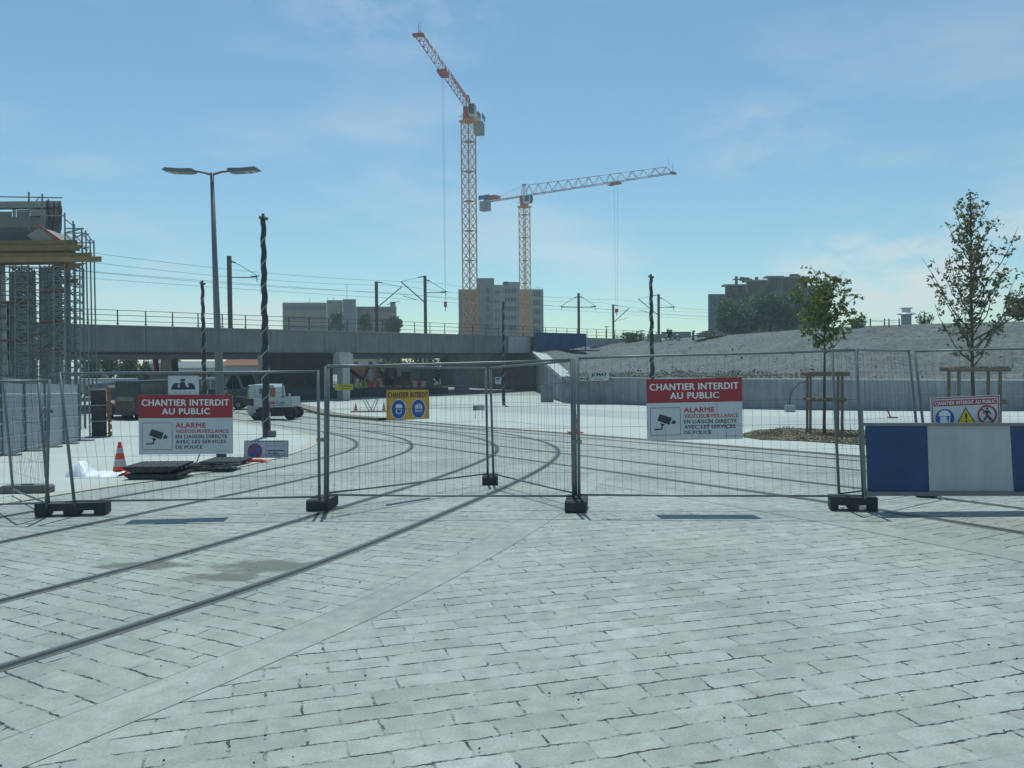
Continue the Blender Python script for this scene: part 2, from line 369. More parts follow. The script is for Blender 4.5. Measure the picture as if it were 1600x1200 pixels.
def text_mesh(s, name, x0, x1, z0, z1, y, m, parent, bold=0.02):
    cu = bpy.data.curves.new('t', 'FONT'); cu.body = s; cu.offset = 0; cu.space_character = 1.09; cu.resolution_u = 3; cu.fill_mode = 'FRONT'
    to = bpy.data.objects.new('t', cu); COL.objects.link(to)
    dg = bpy.context.evaluated_depsgraph_get(); dg.update()
    me = bpy.data.meshes.new_from_object(to.evaluated_get(dg)); bpy.data.objects.remove(to); bpy.data.curves.remove(cu)
    xs = [v.co.x for v in me.vertices]; ys = [v.co.y for v in me.vertices]
    ax, bx, ay, by = min(xs), max(xs), min(ys), max(ys)
    for v in me.vertices:
        v.co = Vector((x0 + (v.co.x - ax) / (bx - ax) * (x1 - x0), y, z0 + (v.co.y - ay) / (by - ay) * (z1 - z0)))
    sc = (x1 - x0) / (bx - ax); src = [v.co.copy() for v in me.vertices]; fs = [tuple(p.vertices) for p in me.polygons]; mb = MB()
    for i, (dx, dz) in enumerate(((0, 0), (-1, 0), (1, 0), (0, .8), (0, -.8)) if bold else ((0, 0),)):
        k = len(mb.v); mb.v += [c + Vector((dx * bold * sc * 1.6, i * .0002, dz * bold * sc * 1.2)) for c in src]; mb.f += [[k + q for q in f] for f in fs]; mb.m += [0] * len(fs)
    bpy.data.meshes.remove(me)
    return mb.build(name, m, parent, fixn=False)
# ================================================================ GROUND
PAV = paving('stone_setts', rot=R(-17))
PAVT = paving('stone_setts_along_the_rails', use_uv=True, base=(0.36, 0.36, 0.33))
PAVC = paving('stained_setts_on_the_bend', use_uv=True, base=(0.36, 0.36, 0.33), stains=[(G(x, y).x, G(x, y).y, rx, ry) for x, y, rx, ry in ((345, 903, .36, .17), (415, 886, .55, .28), (225, 884, .5, .16))])
M_BAND = paving('smooth_band_concrete', base=(0.37, 0.37, 0.34), bw=1.9, rh=6.0, dark=2.0)
M_WALK = mat('pale_pavement_slab', (0.47, 0.475, 0.45), 0.8, 0, 0.07, 0.5, 0.15, 40)
M_ROAD = mat('grey_road_concrete', (0.40, 0.41, 0.40), 0.85, 0, 0.08, 0.3, 0.15, 30)
M_KERB = mat('beige_granite_kerb', (0.47, 0.43, 0.37), 0.8, 0, 0.12, 4, 0.2, 40)
M_KERBD = mat('brown_granite_kerb', (0.22, 0.19, 0.15), 0.8, 0, 0.12, 4, 0.2, 40)
M_JOINT = mat('rubber_rail_joint', (0.27, 0.275, 0.255), 0.8, 0, 0.25, 14)
M_RAIL = mat('rail_steel', (0.10, 0.10, 0.095), 0.35, 0.35, 0.3, 20)
M_GROOVE = mat('rail_groove', (0.015, 0.015, 0.015), 0.7)
M_DUST = mat('dusty_ground', (0.42, 0.41, 0.38), 0.9, 0, 0.15, 0.2)

def big_ground():
    ys = [-60, -20, -5, 0] + [i * .5 for i in range(1, 161)] + [100, 150, 300, 800, 3000]
    xs = [-3000, -800, -200, -60, -20, 0, 20, 60, 200, 800, 3000]
    v = [(x, y, gz(y)) for y in ys for x in xs]; f = []; n = len(xs)
    for j in range(len(ys) - 1):
        for i in range(n - 1): f.append((j * n + i, j * n + i + 1, (j + 1) * n + i + 1, (j + 1) * n + i))
    me = bpy.data.meshes.new('ground'); me.from_pydata(v, [], f); me.materials.append(PAV)
    o = bpy.data.objects.new('ground', me); lk(o); o['kind'] = 'structure'
big_ground()
# inner rail of the near curve (from the lower left, round the bend and away under the bridge)
Bc = spline([Vector(p) for p in ((-8.6, 1.2), (-7.0, 3.2), (-5.6, 5.3), (-4.46, 7.19), (-3.55, 9.0), (-2.65, 11.4), (-1.62, 15.0), (-0.75, 19.2), (-0.45, 22.8), (-0.85, 26.4), (-1.85, 30.0), (-3.6, 34.0), (-6.9, 40.1), (-12.9, 50.6), (-25, 71.7), (-36, 91))], 10)
d0 = Vector((-0.497, 0.868)); h0 = Vector((5.92, 9.55))
Hc = [h0 + d0 * (s * .75 - 12) for s in range(0, 150)]
# setts laid along the tracks; smooth edging bands
ribbon('track_paving', Hc, -0.95, 6.9, 0.002, PAVT, kind='structure', uv=True, nv=8)
near = Bc[:92]
ribbon('curve_paving', near, -4.9, 2.8, 0.004, PAVC, kind='structure', uv=True, nv=10)
ribbon('edging_band', Bc[:88], 2.8, 3.22, 0.003, M_BAND, kind='structure')
ribbon('edging_band', Hc[:52], -1.4, -0.95, 0.0034, M_BAND, kind='structure')
M_HAIR = mat('hairline_joint', (0.24, 0.24, 0.23), 0.9, 0, 0.4, 9)
ribbon('paving_joint', Bc[:88], 2.80, 2.804, 0.0045, M_HAIR, kind='structure')
ribbon('paving_joint', Bc[:88], 3.216, 3.22, 0.0034, M_HAIR, kind='structure')
ribbon('paving_joint', Hc[:52], -1.40, -1.396, 0.0040, M_HAIR, kind='structure')
def rail(pl, o, name, label):
    r = thing(name, label, 'tram rail', (0, 0, 0), 0, 'grooved tram rails set in the paving')
    ribbon('rail_joint', pl, o - 0.055, o + 0.095, 0.008, M_JOINT, r)
    ribbon('joint_seal', pl, o - 0.060, o - 0.055, 0.008, M_GROOVE, r); ribbon('joint_seal', pl, o + 0.095, o + 0.100, 0.008, M_GROOVE, r)
    # steel head, groove and guard lip as real steps
    mb = MB()
    def strip(o0, o1, z0, mi):
        a = offs(pl, o + o0); b = offs(pl, o + o1)
        for k in range(len(pl) - 1):
            q = [(a[k], z0), (b[k], z0), (b[k + 1], z0), (a[k + 1], z0)]
            mb.face([(p.x, p.y, gz(p.y) + z) for p, z in q], mi)
    strip(-0.030, 0.022, 0.013, 0); strip(0.0225, 0.060, 0.010, 1); strip(0.0645, 0.078, 0.013, 0)
    mb.build('rail_head', [M_RAIL, M_GROOVE], r, fixn=False)
    return r
rail(Bc, 1.65, 'tram_rail', 'outermost curved tram rail, the one nearest the camera at lower left')
rail(Bc, 0.0, 'tram_rail', 'second curved tram rail, next inside the outermost one')
rail(Bc[:112], -2.45, 'tram_rail', 'third curved tram rail, passing under the left fence panel')
rail(Bc[:112], -4.1, 'tram_rail', 'innermost curved tram rail beside the pavement with the cone')
rail(Hc, 0.0, 'tram_rail', 'straight tram rail nearest the camera, running out under the blue and white barrier')
rail(Hc, 1.72, 'tram_rail', 'second straight tram rail, counted from the camera side')
rail(Hc, 4.2, 'tram_rail', 'third straight tram rail, counted from the camera side')
rail(Hc, 5.92, 'tram_rail', 'farthest straight tram rail, next to the pale pavement edge')
# left pavement and its kerb
KL = spline([Vector(p) for p in ((-8.6, 9.5), (-7.85, 11.9), (-7.2, 14.3), (-6.37, 16.6), (-5.95, 18.6), (-5.8, 21.5), (-6.0, 25.0), (-6.55, 28.0), (-7.9, 31.6), (-10.8, 37), (-14.3, 43), (-20.5, 54), (-32, 74), (-44, 95))], 8)
def kerb(pl, o0, o1, name, m, h=PH):
    mb = MB(); a = offs(pl, o0); b = offs(pl, o1)
    for k in range(len(pl) - 1):
        A, B, C, D = a[k], b[k], b[k + 1], a[k + 1]
        za, zc = gz(A.y), gz(D.y)
        mb.face([(A.x, A.y, za + h), (B.x, B.y, gz(B.y) + h), (C.x, C.y, gz(C.y) + h), (D.x, D.y, zc + h)])
        mb.face([(A.x, A.y, za - 0.02), (A.x, A.y, za + h), (D.x, D.y, zc + h), (D.x, D.y, zc - 0.02)])
        mb.face([(B.x, B.y, gz(B.y) - 0.02), (B.x, B.y, gz(B.y) + h), (C.x, C.y, gz(C.y) + h), (C.x, C.y, gz(C.y) - 0.02)])
    o = mb.build(name, m, fixn=False); o['kind'] = 'structure'
kerb(KL, 0, -0.40, 'kerb', M_KERB)
kin = offs(KL, -0.40)
ground_poly('pavement', [(p.x, p.y) for p in kin] + [(-120, 95), (-120, 9.5)], PH - 0.002, M_WALK)
ground_poly('site_ground', [(-20.5, 70), (-8, 86), (-9, 150), (-43, 150)], 0.06, mat('trodden_site_ground', (0.16, 0.15, 0.14), 0.95, 0, 0.3, .5))
# right pavement
KR = [Vector((18.5, 2.0)) + d0 * (s * 2.0) for s in range(0, 45)]
KR = [p + Vector((0.0, 0)) for p in KR]
def shiftline(target):   # put the line through the measured point
    t = Vector(target); n = Vector((d0.y, -d0.x)); k = (t - KR[0]).dot(n)
    return [p + n * k for p in KR]
KR = shiftline((4.1, 26.3))
kerb(KR, 0, 0.25, 'kerb', M_KERB, 0.05)
kr = offs(KR, 0.25)
ground_poly('pavement', [(p.x, p.y) for p in kr] + [(120, 80), (120, 2)], 0.048, M_WALK)
kb = [Vector(p) for p in ((-17.5, 66.5), (-15.0, 61.0), (-11.3, 52.5), (-6.6, 44.9))]
kerb(spline(kb, 5), -0.25, 0.75, 'kerb', M_KERBD, 0.14)
rd = [G(700, 642), G(800, 646), G(900, 650), G(1000, 656), G(1100, 664), G(1160, 669), G(1300, 672), G(1600, 676)]
ru = [G(1600, 655), G(1300, 654), G(1160, 651), G(1100, 648), G(1000, 644), G(900, 640), G(800, 635), G(700, 631)]
ground_poly('road', [(p.x, p.y) for p in rd] + [(60, 30), (60, 40)] + [(p.x, p.y) for p in ru] + [(-16, 84), (-20, 80)], 0.053, M_ROAD)
# planting bed with wood chips
M_CHIP = mat('wood_chip_mulch', (0.17, 0.13, 0.085), 0.95, 0, 0.5, 22, 1.0, 60)
bedp = [G(x, y) for x, y in ((1150, 684), (1180, 675), (1230, 671), (1300, 674), (1420, 677), (1600, 679), (1800, 684), (1800, 720), (1600, 709), (1450, 703), (1340, 698), (1250, 692), (1190, 690))]
ground_poly('planting_bed', [(p.x, p.y) for p in bedp], 0.068, M_CHIP)
def inpoly(x, y, pg):
    c = False; j = len(pg) - 1
    for i in range(len(pg)):
        if (pg[i].y > y) != (pg[j].y > y) and x < (pg[j].x - pg[i].x) * (y - pg[i].y) / (pg[j].y - pg[i].y) + pg[i].x: c = not c
        j = i
    return c
chips = MB(); grass = MB()
xs = [p.x for p in bedp]; ys = [p.y for p in bedp]; cnt = 0
while cnt < 5200:
    x = random.uniform(min(xs), 20); y = random.uniform(min(ys), max(ys))
    if not inpoly(x, y, bedp): continue
    cnt += 1; z = gz(y) + 0.076
    M = Matrix.Rotation(random.uniform(0, 6.28), 3, 'Z') @ Matrix.Rotation(random.uniform(-0.6, 0.6), 3, 'X')
    chips.box((x, y, z), (random.uniform(0.04, 0.11), random.uniform(0.015, 0.04), 0.012), M, random.choice((0, 0, 1, 2)))
cnt = 0
while cnt < 900:
    x = random.uniform(min(xs), 20); y = random.uniform(min(ys), max(ys))
    if not inpoly(x, y, bedp) or noise.noise(Vector((x, y, 0)) * 0.9) < 0.12: continue
    cnt += 1; z = gz(y) + 0.06; h = random.uniform(0.05, 0.16); a = random.uniform(0, 6.28)
    dx, dy = math.cos(a) * 0.02, math.sin(a) * 0.02
    grass.face([(x - dx, y - dy, z), (x + dx, y + dy, z), (x + dy * 2, y - dx * 2, z + h)])
tag(chips.build('wood_chips', [mat('chip_brown', (0.17, 0.13, 0.08), 0.9), mat('chip_pale', (0.36, 0.27, 0.17), 0.9), mat('chip_dark', (0.09, 0.065, 0.04), 0.9)], fixn=False), kind='stuff')
tag(grass.build('weeds', mat('weed_green', (0.07, 0.12, 0.04), 0.8), fixn=False), kind='stuff')
# stains on the paving
def stain(cx, cy, rx, ry, seed, m):
    c = G(cx, cy); e = G(cx + rx, cy); t = G(cx, cy - ry)
    ax = (e - c).length; ay = (t - c).length; poly = []
    for k in range(40):
        a = 2 * math.pi * k / 40; q = 1 + 0.45 * noise.noise(Vector((math.cos(a) * 1.6, math.sin(a) * 1.6, seed)))
        poly.append((c.x + math.cos(a) * ax * q, c.y + math.sin(a) * ay * q))
    ground_poly('stain', poly, 0.0142, m, step=1.0)
def stain_mat():
    m = paving('stained_setts', use_uv=False, base=(0.22, 0.205, 0.18), dark=0.52); return m


# grit and small stones on the paving
grit = MB()
for _ in range(230):
    y = 4 + 14 * random.random() ** 1.5; x = random.uniform(-0.68, 0.68) * y
    s = random.uniform(0.003, 0.009) * (1.6 if random.random() < 0.08 else 1)
    M = Matrix.Rotation(random.uniform(0, 6), 3, random.choice('XYZ'))
    grit.box((x, y, gz(y) + 0.016 + s * 0.3), (s * 1.5, s, s), M, random.choice((0, 0, 1)))
tag(grit.build('grit', [mat('grit_dark', (0.06, 0.055, 0.05), 0.9), mat('grit_pale', (0.7, 0.7, 0.68), 0.5)], fixn=False), kind='stuff')

# ================================================================ RETAINING WALL, EMBANKMENT
bot = [Vector(p) for p in ((2.7, 92, 3.0), (4, 65, .72), (8, 61.2, .72), (12, 57.6, .72), (15.2, 54.6, .72), (22, 51.5, .68), (30.4, 49, .62), (48, 44, .6), (80, 36, .6))]
top = [Vector(p) for p in ((6.5, 98, 4.5), (10.5, 112, 4.55), (16.5, 104, 4.55), (21, 90, 4.6), (24.5, 78, 4.62), (26.5, 68, 4.62), (37.2, 60, 4.64), (62, 55, 4.65), (110, 48, 4.7))]
def gravel_mat():
    m = mat('grey_gravel_fill', (0.125, 0.13, 0.13), 0.95, 0, 0.2, 0.35, 0.7, 9)
    t = m.node_tree; b = t.nodes['Principled BSDF']; src = b.inputs['Base Color'].links[0].from_socket
    c = t.nodes.new('ShaderNodeTexCoord'); v = t.nodes.new('ShaderNodeTexVoronoi'); v.inputs['Scale'].default_value = 5
    t.links.new(c.outputs['Object'], v.inputs[0])
    r = t.nodes.new('ShaderNodeValToRGB'); r.color_ramp.elements[0].position = 0.0; r.color_ramp.elements[0].color = (0.55, 0.55, 0.55, 1); r.color_ramp.elements[1].position = 1; r.color_ramp.elements[1].color = (1.45, 1.45, 1.45, 1)
    t.links.new(v.outputs['Color'], r.inputs[0])
    mx = t.nodes.new('ShaderNodeMix'); mx.data_type = 'RGBA'; mx.blend_type = 'MULTIPLY'; mx.inputs[0].default_value = 0.8
    t.links.new(src, mx.inputs[6]); t.links.new(r.outputs[0], mx.inputs[7]); t.links.new(mx.outputs[2], b.inputs['Base Color'])
    return m
M_GRAV = gravel_mat()
def emb():
    B = spline(bot, 22); T = spline(top, 22); n = 34; v = []; f = []
    for i in range(len(B)):
        for j in range(n + 1):
            t = j / n; p = B[i].lerp(T[i], t)
            e = min(1, t * 6, (1 - t) * 6)
            p.z += e * (0.28 * noise.noise(p * 0.22) + 0.10 * noise.noise(p * 0.9) + 0.04 * noise.noise(p * 2.7))
            v.append(p)
    for i in range(len(B) - 1):
        for j in range(n): a = i * (n + 1) + j; f.append((a, a + 1, a + n + 2, a + n + 1))
    k = len(v); m = len(B)
    for i in range(m):
        p = T[i]; v.append(Vector((p.x * 1.0 + (p.x - 0) * 3 + 5, p.y * 5, p.z)))
    for i in range(m - 1): f.append((i * (n + 1) + n, k + i, k + i + 1, (i + 1) * (n + 1) + n))
    me = bpy.data.meshes.new('embankment'); me.from_pydata(v, [], f); me.materials.append(M_GRAV)
    bm = bmesh.new(); bm.from_mesh(me); bmesh.ops.recalc_face_normals(bm, faces=bm.faces); bm.to_mesh(me); bm.free()
    if sum(p.normal.z * p.area for p in me.polygons) < 0: me.flip_normals()
    o = bpy.data.objects.new('embankment', me); lk(o); o['kind'] = 'structure'
    return B, T
EB, ET = emb()
st = MB()
for _ in range(800):
    i = random.randrange(8, len(EB) - 30); t = random.random() ** 1.6
    p = EB[i].lerp(ET[i], t); s = random.uniform(0.03, 0.06) * (2.2 if random.random() < 0.06 else 1)
    if t < 0.06: s *= 1.5
    p.z += 0.05 + min(1, t * 6) * (0.28 * noise.noise(p * 0.22) + 0.16 * noise.noise(p * 0.9))
    M = Matrix.Rotation(random.uniform(0, 6), 3, 'X') @ Matrix.Rotation(random.uniform(0, 6), 3, 'Z')
    st.box(p, (s * 1.5, s, s * .8), M, random.choice((0, 0, 0, 1)))
tag(st.build('rubble', [mat('rubble_grey', (0.13, 0.13, 0.125), 0.9), mat('rubble_pale', (0.42, 0.42, 0.40), 0.9)], fixn=False), kind='stuff')
# pale broken rubble and cut weeds just above the wall
st = MB()
for _ in range(1900):
    s = random.random() * 3.6 + 1.05; i = int(s * 22); t = 0.01 + 0.10 * random.random() * (0.5 + abs(noise.noise(Vector((s * 4, 0, 0)))) * 1.8)
    if i >= len(EB): continue
    p = EB[i].lerp(ET[i], t); q = random.uniform(0.05, 0.2); p.z += 0.1
    M = Matrix.Rotation(random.uniform(0, 6), 3, 'X') @ Matrix.Rotation(random.uniform(0, 6), 3, 'Z')
    st.box(p, (q * 1.4, q * .35, q * .5), M, random.choice((0, 1)))
tag(st.build('dry_rubble_strip', [mat('straw_pale', (0.25, 0.25, 0.20), 0.9), mat('straw_grey', (0.16, 0.17, 0.14), 0.9)], fixn=False), kind='stuff')
wall = thing('retaining_wall', 'long low grey concrete retaining wall holding back the gravel embankment', 'wall', (15.2, 54.6, -1.25))
def wallrun(pts, name, th=0.35):
    mb = MB(wall.location); cap = MB(wall.location); jt = MB(wall.location)
    for k in range(len(pts) - 1):
        a, b = pts[k], pts[k + 1]; d = (b - a); L0 = Vector((d.x, d.y, 0)).length; n = max(1, int(L0 / 2.6))
        nrm = Vector((d.y, -d.x, 0)).normalized()
        if nrm.y > 0: nrm = -nrm
        for i in range(n):
            p = a.lerp(b, i / n); q = a.lerp(b, (i + 1) / n)
            fz = -1.6
            mb.face([(p.x, p.y, fz), (q.x, q.y, fz), (q.x, q.y, q.z), (p.x, p.y, p.z)])
            mb.face([(p.x - nrm.x * th, p.y - nrm.y * th, fz), (q.x - nrm.x * th, q.y - nrm.y * th, fz), (q.x - nrm.x * th, q.y - nrm.y * th, q.z), (p.x - nrm.x * th, p.y - nrm.y * th, p.z)])
            o1 = nrm * 0.05; o2 = -nrm * (th + 0.02)
            for (s0, s1, z0, z1) in ((o1, o2, 0.10, 0.10), (o1, o1, 0.10, 0.0)):
                cap.face([p + s0 + Vector((0, 0, z0)), q + s0 + Vector((0, 0, z0)), q + s1 + Vector((0, 0, z1)), p + s1 + Vector((0, 0, z1))])
            o3 = nrm * 0.004
            jt.bar(Vector((p.x, p.y, fz)) + o3, p + o3, 0.012)
    mb.build(name, mat('wall_concrete', (0.26, 0.28, 0.295), 0.85, 0, 0.2, 0.9, 0.3, 12, streak=0.25), wall, fixn=False)
    cap.build('coping', C_CONCL, wall, fixn=False); jt.build('formwork_joint', C_DARKC, wall)
wallrun(spline(bot[1:], 3), 'wall_face')
wallrun([bot[0], bot[1]], 'wing_wall', 0.9)
# wide sunlit coping of the wing wall
cp = MB(wall.location)
a, b = Vector((2.3, 92.5, 3.14)), Vector((3.9, 64.9, .84))
cp.face([a, b, b + Vector((1.0, 0.1, 0)), a + Vector((1.15, 0, 0))])
cp.face([a, b, b - Vector((0, 0, .3)), a - Vector((0, 0, .3))])
cp.build('wing_coping', mat('new_white_concrete', (0.46, 0.47, 0.46), 0.8), wall, fixn=False)

# ================================================================ RAILWAY BRIDGE
bd = Vector((0.659, 0.752, 0)); bn = Vector((-0.752, 0.659, 0)); b0 = Vector((-29.7, 57, 0))
def BP(t, w, z): return b0 + bd * t + bn * w + Vector((0, 0, z))
BR = thing('railway_bridge', 'long grey concrete railway bridge crossing behind the fence', 'bridge', BP(0, 0, -1.25))
def brbox(mb, t0, t1, w0, w1, z0, z1, mi=0):
    q = [BP(t0, w0, z0), BP(t1, w0, z0), BP(t1, w1, z0), BP(t0, w1, z0)]; i = len(mb.v)
    mb.v += q + [p + Vector((0, 0, z1 - z0)) for p in q]
    for k in ((0, 3, 2, 1), (4, 5, 6, 7), (0, 1, 5, 4), (1, 2, 6, 5), (2, 3, 7, 6), (3, 0, 4, 7)): mb.f.append([i + j for j in k]); mb.m.append(mi)
segs = [(-60, -30), (-29.96, -2), (-1.96, 4.5), (4.54, 14.6), (14.64, 20.2), (20.24, 23.6), (23.64, 33), (33.04, 39), (39.04, 49)]
mb = MB(BR.location)
for t0, t1 in segs: brbox(mb, t0, t1, 0, 0.6, 3.0, 4.80)
mb.build('edge_beam', C_BRIDGE, BR)
mb = MB(BR.location); brbox(mb, -60, 49, -0.10, 0.7, 4.805, 4.90); mb.build('coping', mat('coping_concrete', (0.24, 0.24, 0.23), 0.85), BR)
mb = MB(BR.location); brbox(mb, -60, 49, 0.61, 12.3, 3.35, 4.78)
for w in (2.6, 5.2, 7.8, 10.4): brbox(mb, -60, 49, w, w + 0.8, 2.95, 3.345)
mb.build('deck', C_DARKC, BR)
mb = MB(BR.location); brbox(mb, -60, 49, 12.32, 12.9, 3.0, 4.8); mb.build('far_beam', C_DARKC, BR)
# hammerhead pier
pc = P(535, 628, 71.5); th = math.atan2(bd.y, bd.x)
Mz = Matrix.Rotation(th, 3, 'Z')
mb = MB(BR.location)
for z0, z1, w0, w1 in ((-1.35, 1.75, 1.02, 1.02),):
    mb.box((pc.x, pc.y + .6, (z0 + z1) / 2), (.78, .8, z1 - z0), Mz)
fnp = lambda u, v, w: Vector((pc.x, pc.y + .6, 0)) + Mz @ Vector((u, w, v))
mb.prism([(-.39, 1.751), (.39, 1.751), (.72, 2.2), (.72, 2.87), (-.72, 2.87), (-.72, 2.2)], -.45, .45, fnp)
mb.box((pc.x, pc.y + .6, 2.93), (1.1, .7, .115), Mz)
mb.build('pier', mat('white_pier_concrete', (0.42, 0.42, 0.40), 0.8, 0, 0.1, 2, streak=.2), BR, bevel=0.02)
# dark pier wall between the two left openings, and the right abutment
mb = MB(BR.location); brbox(mb, 20.7, 27.4, 8.5, 9.4, -1.4, 3.34); mb.build('pier_wall', C_DARKC, BR)
mb = MB(BR.location); brbox(mb, 22.3, 23.3, 13.2, 14.0, -1.4, 3.0); mb.build('pier', C_CONC, BR)
A0 = Vector((2.3, 92.4, 0)); A1 = A0 + Vector((-0.5, 0.87, 0)) * 24
mb = MB(BR.location)
q = [A0, A1, A1 + Vector((8, 4, 0)), A0 + Vector((8, 4, 0))]
i = len(mb.v); mb.v += [p + Vector((0, 0, -1.5)) for p in q] + [p + Vector((0, 0, 3.34)) for p in q]
for k in ((0, 3, 2, 1), (4, 5, 6, 7), (0, 1, 5, 4), (1, 2, 6, 5), (2, 3, 7, 6), (3, 0, 4, 7)): mb.f.append([i + j for j in k]); mb.m.append(0)
mb.build('abutment', C_DARKC, BR)
# abutment end block beside the blue steel box
mb = MB(BR.location); brbox(mb, 44.5, 48.2, -0.12, -0.01, 3.0, 4.80); mb.build('end_panel', mat('patched_concrete', (0.40, 0.40, 0.38), 0.85), BR)
# second, older bridge right behind
B2 = thing('rail_bridge', 'older dark rail bridge seen low behind the first bridge, over the road', 'bridge', BP(0, 20, -1.25))
mb = MB(B2.location); brbox(mb, -60, 76, 20, 20.8, 2.55, 4.4); mb.build('girder', C_DARKC, B2)
mb = MB(B2.location); brbox(mb, -60, 76, 20.85, 30, 2.9, 4.3); mb.build('deck', C_DARKC, B2)
# railing on the bridge, running on over the embankment
RL = thing('bridge_railing', 'thin steel railing with three rails along the top of the railway bridge', 'railing', BP(0, .2, 4.9))
mb = MB(RL.location)
for z in (5.98, 5.62, 5.22): mb.bar(BP(-60, .25, z), BP(112, .25, z), 0.028, 4)
mb.build('rail', C_CAT, RL)
pm = MB(); pm.box((0, 0, .54), (.07, .07, 1.08)); pm.box((0, -.05, .12), (.22, .04, .05))
po = pm.build('railing_post', C_CAT, RL)
n = 0
for k in range(-26, 56):
    t = k * 2.03 + .6; o = po if n == 0 else po.copy()
    if n: COL.objects.link(o); o.parent = RL
    o.location = BP(t, .25, 4.902) - RL.location; n += 1
# parapet strip of the embankment top carrying the railing
mb = MB(BP(80, 0, 4.5)); brbox(mb, 49.1, 113, 0, .6, 3.8, 4.9); 
tag(mb.build('track_parapet', C_CONC), 'low concrete parapet carrying the railing beyond the bridge end', 'parapet')
# blue steel box at the bridge end
bb = thing('steel_box', 'big dark blue steel box at the right end of the bridge', 'steel box', P(875, 555, 93))
o_ = bb.location
def quadbox(mb, corners, depth):
    i = len(mb.v); mb.v += [Vector(c) for c in corners] + [Vector(c) + Vector((0, depth, 0)) for c in corners]
    for k in ((0, 1, 2, 3), (7, 6, 5, 4), (0, 4, 5, 1), (1, 5, 6, 2), (2, 6, 7, 3), (3, 7, 4, 0)): mb.f.append([i + j for j in k]); mb.m.append(0)
M_NAVY = mat('navy_steel', (0.012, 0.06, 0.15), 0.6, 0, 0.15, 1.0)
mb = MB(o_); quadbox(mb, [P(837, 556, 92), P(916, 541, 92), P(916, 522, 92), P(837, 520, 92)], 3.0); mb.build('box_body', M_NAVY, bb)
mb = MB(o_)
for x in (838, 856, 876, 896, 914.5): mb.bar(P(x, 549, 91.96), P(x, 521.5, 91.96), 0.09)
mb.bar(P(837, 520.5, 91.95), P(916, 522.5, 91.95), 0.12); mb.build('stiffener', M_NAVY, bb)

# ================================================================ CATENARY MASTS AND WIRES
def cat_mast(x, ytop, Y, label, arms):
    tp = P(x, ytop, Y); base = Vector((tp.x, tp.y, 4.4))
    r = thing('catenary_mast', label, 'mast', base, 0, 'catenary masts along the railway')
    mb = MB(base); mb.box((base.x, base.y, (base.z + tp.z) / 2), (.30, .30, tp.z - base.z)); mb.build('post', C_CAT, r)
    mb = MB(base)
    for s, kind in arms:
        if kind == 'c':      # bracket: stay rod and horizontal arm
            e = tp + bd * 0 + Vector((s * 2.1, 0.5, -1.7))
            mb.bar(tp + Vector((s * .15, 0, -.45)), tp + Vector((s * .5, 0, -.55)), .08); mb.bar(tp + Vector((s * .5, 0, -.55)), e + Vector((0, 0, .15)), .03)
            mb.bar(tp + Vector((0, 0, -1.75)), e, .05); mb.bar(e + Vector((-s * .5, 0, .05)), e + Vector((s * .2, 0, .1)), .06); mb.bar(e, e + Vector((0, 0, -.4)), .04)
        else:                # big diagonal strut
            e = tp + Vector((s * 2.6, 0.8, -.5))
            mb.bar(tp + Vector((0, 0, -2.8)), e, .07); mb.bar(tp + Vector((0, 0, -.05)), tp + Vector((s * .7, 0, -.15)), .07); mb.bar(tp + Vector((s * .6, 0, -.15)), e, .02)
            mb.bar(e + Vector((-s * .2, 0, -1.5)), e + Vector((-s * 1.6, 0, -1.9)), .04)
    mb.build('bracket_arm', C_CAT, r)
    return tp
cat_mast(358, 400, 68, 'catenary mast standing close to the twin-headed street lamp', [(1, 'c')])
cat_mast(588, 440, 88, 'catenary mast in front of the wide grey building', [(1, 'd')])
cat_mast(664, 431, 86, 'catenary mast with brackets on both sides, left of the tall crane', [(1, 'c'), (-1, 'd')])
cat_mast(904, 458, 103, 'catenary mast rising behind the blue steel box', [(1, 'c'), (-1, 'c')])
cat_mast(958, 476, 128, 'smallest catenary mast, with one diagonal strut', [(1, 'd')])
cat_mast(1029, 460, 110, 'catenary mast just right of the dark wrapped pole', [(1, 'c'), (-1, 'd')])
k = 0
for w, z, sag, lb in ((2.8, 10.35, .5, 'lowest-slung overhead wire nearest the bridge railing'), (2.8, 8.9, .1, 'taut contact wire nearest the bridge railing'), (7.5, 10.3, .5, 'upper overhead wire above the far railway track'), (7.5, 8.9, .1, 'taut contact wire above the far railway track'), (9.5, 9.7, .3, 'farthest feeder wire over the railway')):
    pts = []
    for s in range(-50, 112, 3):
        pts.append(BP(s, w, z - sag * (1 - ((s % 36) / 18 - 1) ** 2)))
    mb = MB(BP(0, w, z)); mb.tube(pts, .013, 4); tag(mb.build('overhead_wire', C_CAT), lb, 'wire', 'overhead railway wires')
